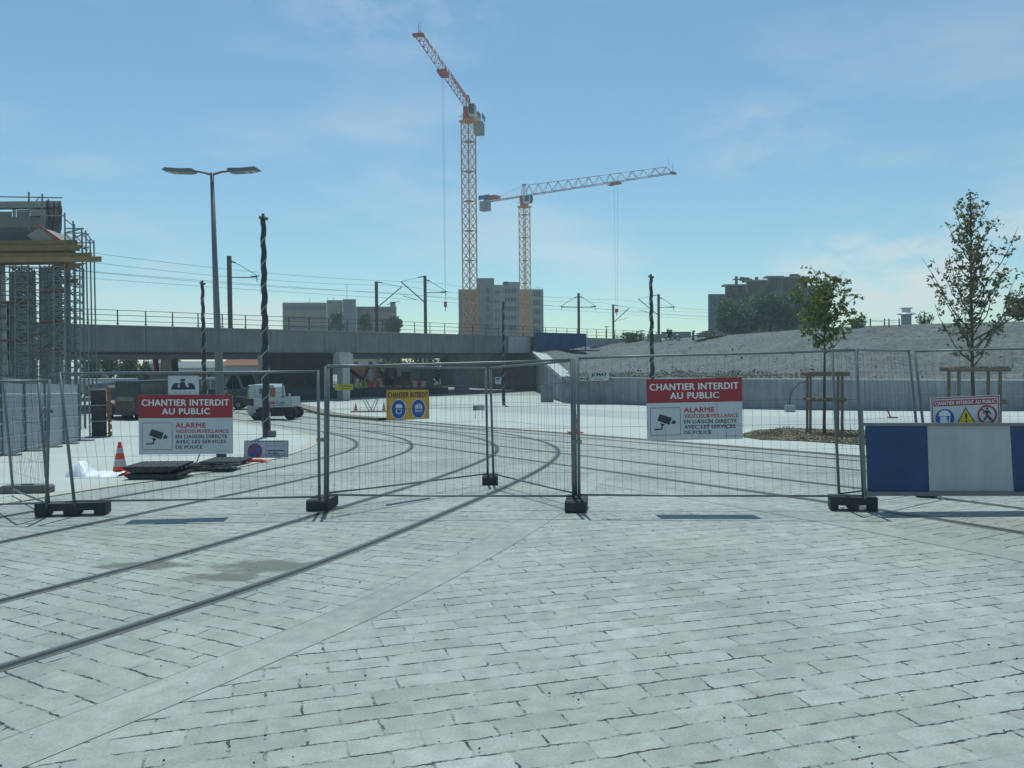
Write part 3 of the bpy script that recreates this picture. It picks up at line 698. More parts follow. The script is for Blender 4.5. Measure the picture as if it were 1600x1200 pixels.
# ================================================================ TOWER CRANES
M_CY = mat('crane_yellow', (0.66, 0.25, 0.025), 0.55, 0, 0.12, 1)
M_CR = mat('crane_red', (0.38, 0.055, 0.035), 0.5, 0, 0.12, 1)
M_CW = mat('crane_white', (0.62, 0.60, 0.57), 0.5, 0, 0.1, 1)
M_CG = mat('counterweight_concrete', (0.28, 0.29, 0.29), 0.85)
def lattice_jib(mb, mats_by, L0, h, w, n, z0=0.0, taper=0.6):
    """triangular truss along +x: two lower chords, one upper chord"""
    for k in range(n):
        x0, x1 = L0 * k / n, L0 * (k + 1) / n; f0, f1 = 1 - (1 - taper) * k / n, 1 - (1 - taper) * (k + 1) / n
        mi = mats_by(k)
        for s in (-1, 1):
            mb.bar((x0, s * w / 2, z0), (x1, s * w / 2, z0), .08, 4, mi=mi)
            xm = (x0 + x1) / 2
            mb.bar((x0, s * w / 2, z0), (xm, 0, z0 + h * (f0 + f1) / 2), .055, 4, mi=mi); mb.bar((xm, 0, z0 + h * (f0 + f1) / 2), (x1, s * w / 2, z0), .055, 4, mi=mi)
        mb.bar((x0, -w / 2, z0), (x1, w / 2, z0), .04, 4, mi=mi); mb.bar((x0, -w / 2, z0), (x0, w / 2, z0), .04, 4, mi=mi)
        if k < n - 1:
            xa, xb = (x0 + x1) / 2, x1 + L0 / n / 2; f2 = 1 - (1 - taper) * (k + 1.5) / n
            mb.bar((xa, 0, z0 + h * (f0 + f1) / 2), (xb, 0, z0 + h * f2), .08, 4, mi=mi)
def crane(base, top_z, s, rot, jibdir, jl, cl, label, jh, n, trolley_at, rope_len, mast_rot, cs_=1):
    r = thing('tower_crane', label, 'crane', base, 0, 'tower cranes on the building site')
    H = top_z - base.z; mb = MB()
    c, sn = math.cos(mast_rot), math.sin(mast_rot)
    cs = [Vector((c * a - sn * b, sn * a + c * b, 0)) * s / 2 for a, b in ((-1, -1), (1, -1), (1, 1), (-1, 1))]
    lv = int(H / (s * 0.95)); 
    for a in cs: mb.bar(a, a + Vector((0, 0, H)), .16)
    for k in range(lv):
        z0, z1 = H * k / lv, H * (k + 1) / lv
        for q in range(4):
            a, b = cs[q], cs[(q + 1) % 4]; za = Vector((0, 0, z0)); zb = Vector((0, 0, z1))
            mb.bar(a + za, b + zb, .06); mb.bar(b + za, a + zb, .05)
            mb.bar(a + zb, b + zb, .04)
    mb.build('mast', M_CY, r)
    if True:
        mb = MB()
        for k in range(3, lv, 3):
            z = H * k / lv; mb.box((0, 0, z), (s * .8, s * .8, .08), Matrix.Rotation(mast_rot, 3, 'Z'))
            for dz in range(0, int(H / lv * 3 / .35)): 
                zz = z - dz * .35; mb.bar((-.22, .1, zz), (.22, .1, zz), .02)
        mb.build('ladder', M_CG, r)
    mb = MB(); mb.box((0, 0, H + .1), (s * 1.35, s * 1.35, .25), Matrix.Rotation(mast_rot, 3, 'Z'))
    for a in cs:
        for b in cs: mb.bar(a * 1.3 + Vector((0, 0, H + 1.1)), b * 1.3 + Vector((0, 0, H + 1.1)), .035) if a != b and (a - b).length < s * 1.1 else None
    mb.build('climbing_platform', M_CY, r)
    an = math.atan2(jibdir.y, jibdir.x)
    # tower head
    mb = MB(); mb.bar((0, 0, H + .2), (0, 0, H + 1.6), s * .55, 12); mb.box((0, 0, H + 2.1), (s * .95, s * .8, 1.4), Matrix.Rotation(an, 3, 'Z'))
    Mj = Matrix.Rotation(an, 3, 'Z')
    for u, v in ((.55, .55), (.55, -.55), (-.7, .55), (-.7, -.55)): mb.bar(Mj @ Vector((u, v, H + 2.8)), Mj @ Vector((u * .4, v * .3, H + 3 + jh * 1.05)), .09)
    mb.box((0, 0, H + 3 + jh * 1.05), (1.2, .4, .25), Mj); mb.build('slewing_head', M_CR, r, loc=(0, 0, 0))
    zj = H + 2.9
    def rotated(o): o.rotation_euler = (0, 0, an); o.location = (0, 0, 0); return o
    mb = MB()
    lattice_jib(mb, lambda k: 0 if (k < n * .4 or k > n - 3 or k % 2 == 0) else 1, jl, jh, 1.3, n, zj)
    mb.box((jl + .2, 0, zj - .05), (.9, 1.7, .35), mi=0)
    mb.bar((jl, 0, zj), (jl + .1, 0, zj + jh * .9), .05)
    mb.bar((jl - 1.0, 0, zj + jh * .6), (jl - 1.0, 0, zj + jh * 1.35), .03)
    rotated(mb.build('jib', [M_CR, M_CW], r))
    mb = MB()
    for q in (-.6, .6): mb.bar((0, q, zj), (-cl, q, zj - .1), .16)
    for k in range(int(cl / 1.5)): mb.bar((-k * 1.5, -.6, zj), (-k * 1.5 - 1.5, .6, zj), .05)
    mb.box((-cl * .5, 0, zj + .02), (cl, 1.0, .05))
    for q in (-.75, .75):
        mb.bar((-1, q, zj + 1.05), (-cl, q, zj + .95), .025)
        for k in range(int(cl / 1.5) + 1): mb.bar((-k * 1.5, q, zj), (-k * 1.5, q, zj + 1.05), .02)
        mb.bar((0, q * .3, zj + jh), (-cl + 1.5, q * .8, zj + .1), .03)
    rotated(mb.build('counter_jib', M_CW, r))
    mb = MB()
    for k in range(4): mb.box((-cl + .4 + k * .62, 0, zj - 1.15), (.55, 1.9, 2.5))
    rotated(mb.build('counterweight', M_CG, r, bevel=.04))
    mb = MB(); mb.box((-cl + 4.0, 0, zj + .8), (2.2, 1.4, 1.1)); mb.bar((-cl + 5.6, -.6, zj + .7), (-cl + 5.6, .6, zj + .7), .45, 12); rotated(mb.build('winch', M_CR, r))
    # logo board of block strokes above the counterweights
    mb = MB(); mb.box((-cl + 1.8, -1.08, zj + 1.0), (3.6, .08, 1.1)); mb.box((-cl + 1.8, 1.08, zj + 1.0), (3.6, .08, 1.1)); rotated(mb.build('name_board', mat('board_blue', (0.02, 0.06, 0.2), 0.5), r))
    mb = MB()
    mb.prism([(1.0, -2.4), (2.9, -2.4), (3.2, -1.4), (3.0, -.2), (1.0, -.2)], -1.9, -.65, lambda u, v, w: (u, cs_ * w, zj + v)); cabm = rotated(mb.build('cab', M_CW, r, bevel=.06))
    mb = MB(); mb.prism([(2.95, -2.25), (3.27, -1.4), (3.08, -.35), (3.02, -.35), (3.18, -1.4), (2.87, -2.25)], -1.8, -.75, lambda u, v, w: (u, cs_ * w, zj + v)); mb.box((2.1, -1.93 * cs_, zj - 1.2), (1.4, .03, 1.4)); mb.box((2.1, -.62 * cs_, zj - 1.2), (1.4, .03, 1.4)); mb.build('window', C_GLASS, cabm)
    mb = MB(); t0 = trolley_at; mb.box((t0, 0, zj - .35), (2.2, 1.7, .4)); mb.box((t0 - 1.4, 0, zj - .6), (1.0, 1.5, .15)); rotated(mb.build('trolley', M_CR, r))
    mb = MB()
    for dx in (-.5, .5):
        mb.bar((t0 + dx, 0, zj - .5), (t0 + dx * .5, 0, zj - rope_len), .018)
    hk = rotated(mb.build('hoist_rope', C_WIRE, r))
    mb = MB(); mb.box((t0, 0, zj - rope_len - .4), (.7, .4, .9)); mb.bar((t0, 0, zj - rope_len - .8), (t0, 0, zj - rope_len - 1.6), .08); mb.build('hook_block', M_CR, hk)
    return r
m1 = P(735, 520, 165); t1 = P(733, 196, 165)
crane(Vector((m1.x, m1.y, -1.25)), t1.z + .7, 2.0, 0, Vector((P(654, 52, 128.7).x - m1.x, 128.7 - 165, 0)), 36.6, 12.5, 'taller tower crane with its jib pointing up left, toward the camera', 1.9, 15, 21, 40, R(48), -1)
m2 = P(821, 520, 212); t2 = P(820, 322, 212)
crane(Vector((m2.x, m2.y, -1.25)), t2.z - .3, 2.0, 0, Vector((33, -24, 0)), 41, 14, 'smaller tower crane with its long red and white jib reaching right', 2.6, 14, 26.5, 30, R(52))

# ================================================================ FAR BUILDINGS
M_BW = mat('far_window', (0.06, 0.07, 0.08), 0.4)
def block(mb, x0, x1, yt, yb, Y, depth, mi=0, skew=0.0):
    """box whose front face spans the measured outline at distance Y"""
    a, b = P(x0, yb, Y), P(x1, yb, Y + skew); za = P(x0, yt, Y).z; zb = min(a.z, b.z, 0) 
    kx = (a.x / Y if x0 > 800 else (b.x / Y if x1 < 800 else 0)) * depth
    i = len(mb.v); mb.v += [Vector((a.x, a.y, -1.3)), Vector((b.x, b.y, -1.3)), Vector((b.x + kx, b.y + depth, -1.3)), Vector((a.x + kx, a.y + depth, -1.3))]
    mb.v += [Vector((a.x, a.y, za)), Vector((b.x, b.y, P(x1, yt, Y).z if not skew else za)), Vector((b.x + kx, b.y + depth, za)), Vector((a.x + kx, a.y + depth, za))]
    for k in ((0, 3, 2, 1), (4, 5, 6, 7), (0, 1, 5, 4), (1, 2, 6, 5), (2, 3, 7, 6), (3, 0, 4, 7)): mb.f.append([i + j for j in k]); mb.m.append(mi)
def win(r, x, y, Y, w, h, cache, m=None):
    p = P(x, y, Y); key = (w, h)
    if key in cache: o = cache[key].copy(); COL.objects.link(o); o.parent = r
    else:
        mb = MB(); mb.box((0, 0, 0), (w, .25, h)); o = mb.build('window', m or M_BW, r); cache[key] = o
    o.location = p - r.location
# wide low building
r = thing('office_building', 'wide low beige office building with rows of small windows, left of the cranes', 'building', P(533, 520, 250)); o_ = r.location
M_B1 = mat('beige_render', (0.23, 0.185, 0.14), 0.9, 0, 0.12, .1)
mb = MB(o_); block(mb, 442, 511, 473, 520, 250, 18); block(mb, 511.2, 536, 469, 520, 249.5, 18); block(mb, 557, 620, 479, 520, 252, 18); block(mb, 619, 624, 494, 520, 251, 10); mb.build('wall', M_B1, r)
mb = MB(o_); block(mb, 536.2, 556.8, 467.5, 520, 247, 12); mb.build('stair_tower', mat('dark_stair_tower', (0.13, 0.145, 0.16), 0.8), r)
mb = MB(o_); mb.box(P(614, 476, 255), (1.4, 2, 1.6)); mb.build('chimney', M_B1, r)
mb = MB(o_)
for x in (484, 512, 521, 542): mb.bar(P(x, 474, 251), P(x, 464 if x != 542 else 445, 251), .06)
for x in range(444, 510, 3): mb.bar(P(x, 474, 251), P(x + random.uniform(-.4, .4), 471.5, 251), .07)
mb.build('antenna', C_CAT, r)
ca = {}
for row, y in enumerate((481.5, 497.5, 511)):
    for k in range(19): win(r, 445.5 + k * 3.45, y - (0.15 * k) * 0, 249.9 if 445.5 + k * 3.45 < 511 else 249.4, .42, 1.15 if row == 0 else .95, ca)
    for k in range(14): win(r, 561 + k * 4.2, y + 3.2, 251.9, .45, 1.1, ca)
# tower block
r = thing('apartment_tower', 'grey concrete apartment tower standing between the two crane masts', 'building', P(785, 525, 235)); o_ = r.location
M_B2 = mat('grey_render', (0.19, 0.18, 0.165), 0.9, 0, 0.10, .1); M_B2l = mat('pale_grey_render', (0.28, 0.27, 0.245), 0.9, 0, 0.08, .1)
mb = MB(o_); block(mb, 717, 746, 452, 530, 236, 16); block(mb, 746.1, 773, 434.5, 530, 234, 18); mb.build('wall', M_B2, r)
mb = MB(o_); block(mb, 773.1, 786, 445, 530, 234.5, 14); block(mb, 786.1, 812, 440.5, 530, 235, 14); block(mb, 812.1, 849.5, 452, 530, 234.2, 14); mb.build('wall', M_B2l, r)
mb = MB(o_); mb.box(P(791, 442.5, 234.9), (1.2, .3, .9)); mb.build('vent', C_DARK, r)
ca = {}
for y in (454, 468, 482, 496.5, 511):
    win(r, 762.5, y, 233.9, 1.0, 1.7, ca)
    for x in (790.5, 795.5, 800, 804.5): win(r, x, y, 234.9, .55, 1.15, ca)
    for x in (835, 838.5, 842.5): win(r, x, y + 5, 234.1, .5, 1.35, ca)
    for x in (775, 779): win(r, x, y + 3, 234.4, .35, .9, ca)
mb = MB(o_)
for k in range(9): mb.bar(P(832 + k * 1.9, 452, 236), P(832 + k * 1.9, 447 + random.random() * 4, 236), .05)
mb.build('antenna', C_CAT, r)
# right building behind the trees
r = thing('apartment_block', 'brown stepped apartment block with roof terraces on top of the embankment', 'building', P(1195, 518, 175)); o_ = r.location
M_B3 = mat('warm_render', (0.19, 0.125, 0.09), 0.9, 0, 0.12, .12); M_B3d = mat('blue_grey_gable', (0.13, 0.15, 0.18), 0.9)
mb = MB(o_); block(mb, 1133, 1166, 447, 520, 174, 14); block(mb, 1166.1, 1199, 440, 520, 173, 14); block(mb, 1199.1, 1222, 433.5, 520, 174, 14); block(mb, 1222.1, 1262, 434.5, 520, 175.5, 12); block(mb, 1262.1, 1290, 446, 520, 177, 10); mb.build('wall', M_B3, r)
mb = MB(o_); block(mb, 1106.5, 1132.9, 459.5, 520, 174.5, 12); mb.build('gable', M_B3d, r)
mb = MB(o_)
for x0, x1, y in ((1131, 1168, 445.5), (1164, 1201, 438.5), (1197, 1224, 432.5), (1221, 1264, 433.5)):
    a, b = P(x0, y, 172.6), P(x1, y, 172.6); mb.box((a + b) / 2 + Vector((0, .9, 0)), ((b - a).length, 2.6, .35))
mb.build('roof_edge', mat('roof_edge_stone', (0.30, 0.26, 0.22), 0.9), r)
for k_, dd in (('box', ((1150.5, 438, 174), (.5, .5, 1.6))), ('box', ((1150.5, 436.5, 174), (1.4, .4, .25))), ('box', ((1165, 437.5, 174), (1.3, 1, 1.0))), ('box', ((1172, 438.5, 174), (.7, .7, .8))), ('box', ((1240, 431, 176), (1.5, 1, .7)))):
    mb = MB(o_); mb.box(P(*dd[0]), dd[1]); mb.build('roof_box', M_B3, r)
for a_, b_, q_ in (((1158, 439, 174), (1158, 433, 174), .3), ((1182, 433, 175), (1182, 439, 175), .35), ((1161.5, 433, 175), (1161.5, 438, 175), .25), ((1268, 441, 177), (1268, 447, 177), .2)):
    mb = MB(o_); mb.bar(P(*a_), P(*b_), q_, 8); mb.build('chimney', M_B3, r)
ca = {}
for x, y in ((1137.5, 452), (1144.5, 452), (1150, 452), (1162.5, 450.5), (1174, 449.5), (1183, 449), (1201.5, 449), (1206, 449), (1211, 451), (1235, 450), (1243, 456), (1250, 446), (1226, 443.5), (1232, 443.5), (1270, 455), (1278, 455)): win(r, x, y, 172.7 if x < 1222 else 174.9, .75, .95, ca)
for x, y in ((1144, 462), (1148, 462), (1163, 464), (1190, 463), (1210, 463)): win(r, x, y, 172.6, 1.1, 1.6, ca)
mb = MB(o_)
for y in (459, 470):
    a, b = P(1144, y, 172.3), P(1222, y, 172.3); mb.box((a + b) / 2, ((b - a).length, 1.2, .22)); 
    a, b = P(1144, y - 2.2, 171.9), P(1222, y - 2.2, 171.9); mb.bar(a, b, .04)
mb.build('balcony', M_B3, r)
# mushroom shaped tower
r = thing('water_tower', 'small mushroom-shaped white tower far off beyond the embankment crest', 'tower', P(1416, 510, 240)); o_ = r.location
c = P(1416, 510, 240); s_ = 240 / FPX
mb = MB(o_); mb.bar(c + Vector((0, 0, -4)), c + Vector((0, 0, 19 * s_)), 7.4 * s_, 14); mb.build('shaft', mat('dark_shaft', (0.14, 0.16, 0.17), 0.9), r)
mb = MB(o_); mb.bar(c + Vector((0, 0, 17.5 * s_)), c + Vector((0, 0, 19.2 * s_)), 9 * s_, 18, 14.5 * s_); mb.bar(c + Vector((0, 0, 19.2 * s_)), c + Vector((0, 0, 21 * s_)), 14.5 * s_, 18, 12 * s_); mb.bar(c + Vector((0, 0, 21 * s_)), c + Vector((0, 0, 27.5 * s_)), 6.5 * s_, 14); mb.bar(c + Vector((0, 0, 27.5 * s_)), c + Vector((0, 0, 29 * s_)), 9 * s_, 14); mb.build('lantern_top', C_WHITE, r)

# ---------- background seen under the bridge
def house(px0, px1, ytop, Y, roofh, label, wm, rm, n=3):
    a, b = P(px0, ytop, Y), P(px1, ytop, Y); w = b.x - a.x; z = a.z
    r = thing('house', label, 'house', ((a.x + b.x) / 2, Y, -1.25), 0, 'houses beyond the bridge')
    H = z + 1.25; mb = MB(); mb.box((0, 4, H / 2), (w, 8, H)); mb.build('wall', wm, r)
    mb = MB(); mb.prism([(-.6, H + .005), (8.6, H + .005), (4, H + roofh)], -w / 2 - .4, w / 2 + .4, lambda u, v, q: (q, u, v)); mb.build('roof', rm, r)
    k = max(1, int(w / 2.6)); wm_ = MB(); wm_.box((0, 0, 0), (.9, .1, 1.2)); wo = wm_.build('window', M_BW, r); first = True
    for i in range(k):
        for zz in ((1.6, H - 1.3) if H > 4 else (1.5,)):
            o = wo if first else wo.copy()
            if not first: COL.objects.link(o); o.parent = r
            first = False; o.location = (-w / 2 + (i + .5) * w / k, -.03, zz)
M_TILE = mat('orange_tiles', (0.26, 0.09, 0.045), 0.85, 0, 0.25, 2); M_CREAM = mat('cream_render', (0.5, 0.47, 0.4), 0.9); M_PINK = mat('pale_grey_wall', (0.36, 0.38, 0.40), 0.9)
house(352, 432, 571, 125, 1.7, 'house with an orange tiled roof seen under the bridge behind the lorry', M_PINK, M_TILE)
house(270, 345, 575, 150, 1.2, 'pale grey house under the bridge left of the lamp post', M_PINK, mat('grey_roof', (0.2, 0.2, 0.21), 0.8))
house(545, 590, 560, 165, 1.4, 'cream house seen just right of the white bridge pier', M_CREAM, M_TILE)
house(600, 670, 574, 150, .9, 'low house with red roof behind the digger', mat('brick_red_wall', (0.3, 0.12, 0.09), 0.9), M_TILE)
house(232, 262, 568, 170, 1.0, 'small grey house between the street trees and the grey one', mat('grey_wall2', (0.30, 0.31, 0.33), 0.9), mat('grey_roof', (0.2, 0.2, 0.21), 0.8))

# ================================================================ TREES
def leaf_mat(name, c1, c2):
    m = bpy.data.materials.new(name); m.use_nodes = True; t = m.node_tree; b = t.nodes['Principled BSDF']; b.inputs['Roughness'].default_value = 0.6
    g = t.nodes.new('ShaderNodeNewGeometry'); rp = t.nodes.new('ShaderNodeValToRGB')
    rp.color_ramp.elements[0].color = (*c1, 1); rp.color_ramp.elements[1].color = (*c2, 1)
    t.links.new(g.outputs['Random Per Island'], rp.inputs[0]); t.links.new(rp.outputs[0], b.inputs['Base Color'])
    tr = t.nodes.new('ShaderNodeBsdfTranslucent'); t.links.new(rp.outputs[0], tr.inputs[0])
    mx = t.nodes.new('ShaderNodeMixShader'); mx.inputs[0].default_value = 0.3
    o = t.nodes['Material Output']; t.links.new(b.outputs[0], mx.inputs[1]); t.links.new(tr.outputs[0], mx.inputs[2]); t.links.new(mx.outputs[0], o.inputs[0])
    return m
LM1 = leaf_mat('lime_leaf', (0.08, 0.115, 0.03), (0.23, 0.26, 0.06)); LM2 = leaf_mat('dusty_leaf', (0.07, 0.095, 0.045), (0.20, 0.19, 0.085))
LM3 = leaf_mat('shrub_leaf', (0.045, 0.085, 0.045), (0.13, 0.18, 0.08)); LM4 = leaf_mat('dark_conifer', (0.012, 0.015, 0.012), (0.04, 0.045, 0.03))
def leaf(mb, p, s, bend=0.25):
    n = Vector((random.gauss(0, 1), random.gauss(0, 1), random.gauss(0, .8) + .3)).normalized()
    u = n.cross(Vector((random.random() - .5, random.random() - .5, random.random() - .5))).normalized(); v = n.cross(u)
    mb.face([p - v * s * .5, p + u * s * .36, p + v * s * .5 + n * s * bend * .3, p - u * s * .36])
def young_tree(base, H, z0, prof, nb, label, lm, leafs, lsize, seed, lean=(0, 0), up_k=1.0, group='young staked trees', extra=()):
    random.seed(seed)
    r = thing('young_tree', label, 'tree', base, 0, group)
    mb = MB(); n = 10; tp = []
    for k in range(n + 1):
        t = k / n; tp.append(Vector((lean[0] * t + .04 * noise.noise(Vector((t * 4, seed, 0))), lean[1] * t, H * .95 * t)))
    mb.tube(tp, [0.055 * (1 - .88 * k / n) + .004 for k in range(n + 1)], 7)
    br = []; lf = MB()
    def at(z):
        t = min(1, z / (H * .95)) * n; i = min(int(t), n - 1); return tp[i].lerp(tp[i + 1], t - i)
    for b in range(nb):
        q = (b + random.random()) / nb; z = z0 + (H * .93 - z0) * q ** 0.9
        a = b * 2.4 + random.uniform(-.4, .4); R_ = prof(z / H) * random.uniform(.65, 1.12)
        s = at(z * .93); rise = R_ * random.uniform(.8, 1.5) * up_k
        pts = [s]; 
        for k in range(1, 6):
            t = k / 5
            pts.append(s + Vector((math.cos(a) * R_ * t, math.sin(a) * R_ * t, rise * (t ** 1.25))) + Vector((random.uniform(-.05, .05), random.uniform(-.05, .05), random.uniform(-.04, .04))))
        mb.tube(pts, [.018 * (1 - t_ / 5.5) + .003 for t_ in range(6)], 5); br.append(pts)
    for e in extra: mb.tube(e, [.02 * (1 - t_ / (len(e) + .5)) + .003 for t_ in range(len(e))], 5); br.append([Vector(p) for p in e])
    # twigs with leaves in small sprays
    tot = sum((b_[-1] - b_[0]).length for b_ in br)
    for pts in br:
        L_ = (pts[-1] - pts[0]).length; m = max(3, int(leafs * L_ / tot / 9))
        for k in range(m):
            t = random.uniform(.18, 1.0) * (len(pts) - 1); i = min(int(t), len(pts) - 2); p = pts[i].lerp(pts[i + 1], t - i)
            d = Vector((random.gauss(0, 1), random.gauss(0, 1), random.gauss(.25, .8))).normalized() * random.uniform(.12, .34)
            mb.bar(p, p + d, .004, 3, caps=False)
            for _ in range(9):
                f = random.uniform(.2, 1.1); leaf(lf, p + d * f + Vector((random.gauss(0, .035), random.gauss(0, .035), random.gauss(0, .035))), lsize * random.uniform(.6, 1.2))
    for k in range(int(leafs / 60)):
        z = random.uniform(.6, 1) * H * .95; p = at(z)
        for _ in range(5): leaf(lf, p + Vector((random.gauss(0, .08), random.gauss(0, .08), random.gauss(0, .06))), lsize * random.uniform(.6, 1.1))
    mb.build('trunk', C_BARK, r, smooth=True, fixn=False); lf.build('crown', lm, r, fixn=False)
    return r
def stake_guard(base, half, H, label):
    r = thing('tree_guard', label, 'tree guard', base, R(-14), 'timber tree guards')
    for sx in (-1, 1):
        for sy in (-1, 1):
            mb = MB(); mb.bar((sx * half, sy * half, -.05), (sx * half, sy * half, H), .045, 10); mb.build('stake', C_WOOD, r, smooth=False)
    for z, hh, ex in ((H - .03, .075, .22), (H * .58, .06, .12)):
        for sy in (-1, 1):
            mb = MB(); mb.bar((-half - ex, sy * (half + .085), z), (half + ex, sy * (half + .085), z), hh, 8); mb.build('cross_rail', C_WOOD, r)
        mb = MB()
        for sx in (-1, 1): mb.bar((sx * half, -half - .01, z), (sx * half, half + .01, z), .03, 6)
        mb.build('tie_rail', C_WOOD, r)
tb1 = G(1288, 680); tb2 = P(1521, 700, 22.6); tb2.z = gz(22.6)
young_tree(tb1, 5.75, 2.9, lambda q: (1.15 if q < .66 else 1.15 - (q - .66) * 1.7), 27, 'young tree with a broad lime green crown inside a timber guard', LM1, 3300, .115, 11, (.02, 0), .95)
def prof2(q): return .35 + 1.25 * max(0, 1 - abs(q - .52) / .52) ** .8 * (1 if q < .52 else (1 - (q - .52) * 1.2))
young_tree(tb2, 7.3, 2.2, lambda q: max(.22, 1.7 * (1 - q) ** .8 + .1), 46, 'taller airy young tree at far right in a timber guard', LM2, 3600, .095, 5, (-.12, 0), 1.25,
           extra=[[Vector((.02, 0, 2.6)), Vector((.5, 0, 3.2)), Vector((.95, .1, 3.7)), Vector((1.3, .1, 4.2)), Vector((1.6, .1, 4.7))], [Vector((.0, 0, 2.9)), Vector((.6, -.2, 3.3)), Vector((1.1, -.3, 3.6)), Vector((1.6, -.3, 3.9)), Vector((1.9, -.3, 4.3))]])
stake_guard(tb1, .50, 2.12, 'timber guard with round stakes around the lime green tree')
stake_guard(tb2, .50, 2.14, 'timber guard around the tall airy tree, above the warning sign')
def bushy(name, label, x0, x1, ytop, ybase, Y, lm, n, ls, cat='tree', group=None, depth=None, seed=1, trunk=True):
    random.seed(seed)
    b = P((x0 + x1) / 2, ybase, Y); W_ = (x1 - x0) * Y / FPX; H = (ybase - ytop) * Y / FPX; D = depth or W_ * .8
    r = thing(name, label, cat, b, 0, group)
    mb = MB()
    if trunk:
        mb.bar((0, 0, -1.0), (0, 0, H * .5), W_ * .03 + .05, 7)
        for k in range(7):
            a = k * .9; mb.bar((0, 0, H * .3), (math.cos(a) * W_ * .3, math.sin(a) * D * .3, H * (.55 + .3 * random.random())), W_ * .012 + .02, 5)
    else:
        for k in range(9):
            a = k * .7; mb.bar((math.cos(a) * W_ * .1, 0, -.3), (math.cos(a) * W_ * .35, math.sin(a) * D * .3, H * (.6 + .3 * random.random())), .03, 5)
    mb.build('trunk' if trunk else 'stem', C_BARK, r)
    cl_ = []
    for k in range(16):
        a = random.uniform(0, 6.28); q = random.random() ** .5; z = random.uniform(.22 if trunk else .1, .85)
        rr = .5 * (1 - abs(z - .45) * .9)
        cl_.append((Vector((math.cos(a) * q * W_ * rr * .75, math.sin(a) * q * D * rr * .75, z * H)), random.uniform(.16, .27)))
    lf = MB()
    for _ in range(n):
        c, q = random.choice(cl_); d = Vector((random.gauss(0, 1), random.gauss(0, 1), random.gauss(0, 1))).normalized() * (random.random() ** .45)
        p = c + Vector((d.x * q * W_, d.y * q * D, d.z * q * H * .95))
        if p.z < 0: p.z = abs(p.z) * .5
        leaf(lf, p, ls * random.uniform(.5, 1.3))
    lf.build('crown' if trunk else 'foliage', lm, r, fixn=False)
g_ = 'trees on the embankment top'
for k, (x0, x1, yt, yb, Y, lm) in enumerate(((1108, 1180, 468, 528, 128, LM3), (1135, 1205, 455, 526, 134, LM3), (1168, 1240, 452, 525, 130, LM3), (1205, 1275, 455, 523, 132, LM3), (1235, 1305, 461, 520, 126, LM3))):
    bushy('broad_tree', ('leftmost broad tree in front of the brown block', 'second broad tree from the left, before the brown block', 'middle broad tree before the brown block, the highest of the row', 'fourth broad tree in the row before the brown block', 'broad tree behind the lime green staked tree')[k], x0, x1, yt, yb, Y, lm, 5200, .40, group=g_, seed=20 + k)
bushy('shrub', 'dull green shrub at the left end of the embankment crest', 963, 1013, 519, 535, 104, LM3, 1500, .22, 'shrub', 'shrubs on the crest', seed=31, trunk=False)
bushy('shrub', 'low dark shrub beside the lime green tree on the crest', 1322, 1354, 497, 511, 66, LM3, 900, .14, 'shrub', 'shrubs on the crest', seed=32, trunk=False)
bushy('shrub', 'thin shrub between the white tower and the tall airy tree', 1430, 1462, 486, 508, 64, LM2, 500, .12, 'shrub', 'shrubs on the crest', seed=33, trunk=False)
bushy('conifer', 'dark conifer cut by the right edge of the picture', 1578, 1640, 462, 503, 72, LM4, 1500, .3, 'tree', seed=34)
bushy('shrub', 'tiny round dark shrub on the crest by the concrete slab', 1040, 1052, 513, 525, 90, LM4, 350, .13, 'shrub', 'shrubs on the crest', seed=35, trunk=False)
for k, (x0, x1, yt, yb, Y) in enumerate(((512, 540, 486, 522, 180), (556, 584, 487, 522, 175), (598, 630, 494, 522, 170))):
    bushy('tree', ('tree before the stair tower of the wide office building', 'tree in front of the middle of the wide office building', 'tree at the right end of the wide office building')[k], x0, x1, yt, yb, Y, LM3, 1500, .55, group='trees behind the railway', seed=40 + k)
for k, (x0, x1, yt, yb, Y) in enumerate(((120, 165, 556, 590, 112), (152, 195, 552, 588, 118), (180, 222, 556, 590, 108), (212, 240, 554, 592, 115))):
    bushy('street_tree', ('leftmost street tree seen under the bridge', 'second street tree from the left under the bridge', 'third street tree from the left under the bridge', 'rightmost street tree seen under the bridge')[k], x0, x1, yt, yb + 20, Y, LM3, 1600, .4, group='street trees beyond the bridge', seed=50 + k)
for k, (x0, x1) in enumerate(((585, 645), (630, 690), (670, 730))):  # trees added as a dark backdrop to the bright gap under the bridge
    bushy('street_tree', ('left', 'middle', 'right')[k] + ' one of three trees added as a dark backdrop beyond the digger, under the right part of the bridge', x0, x1, 548, 612, 128, LM3, 1800, .45, group='trees beyond the digger', seed=60 + k)
random.seed(99)
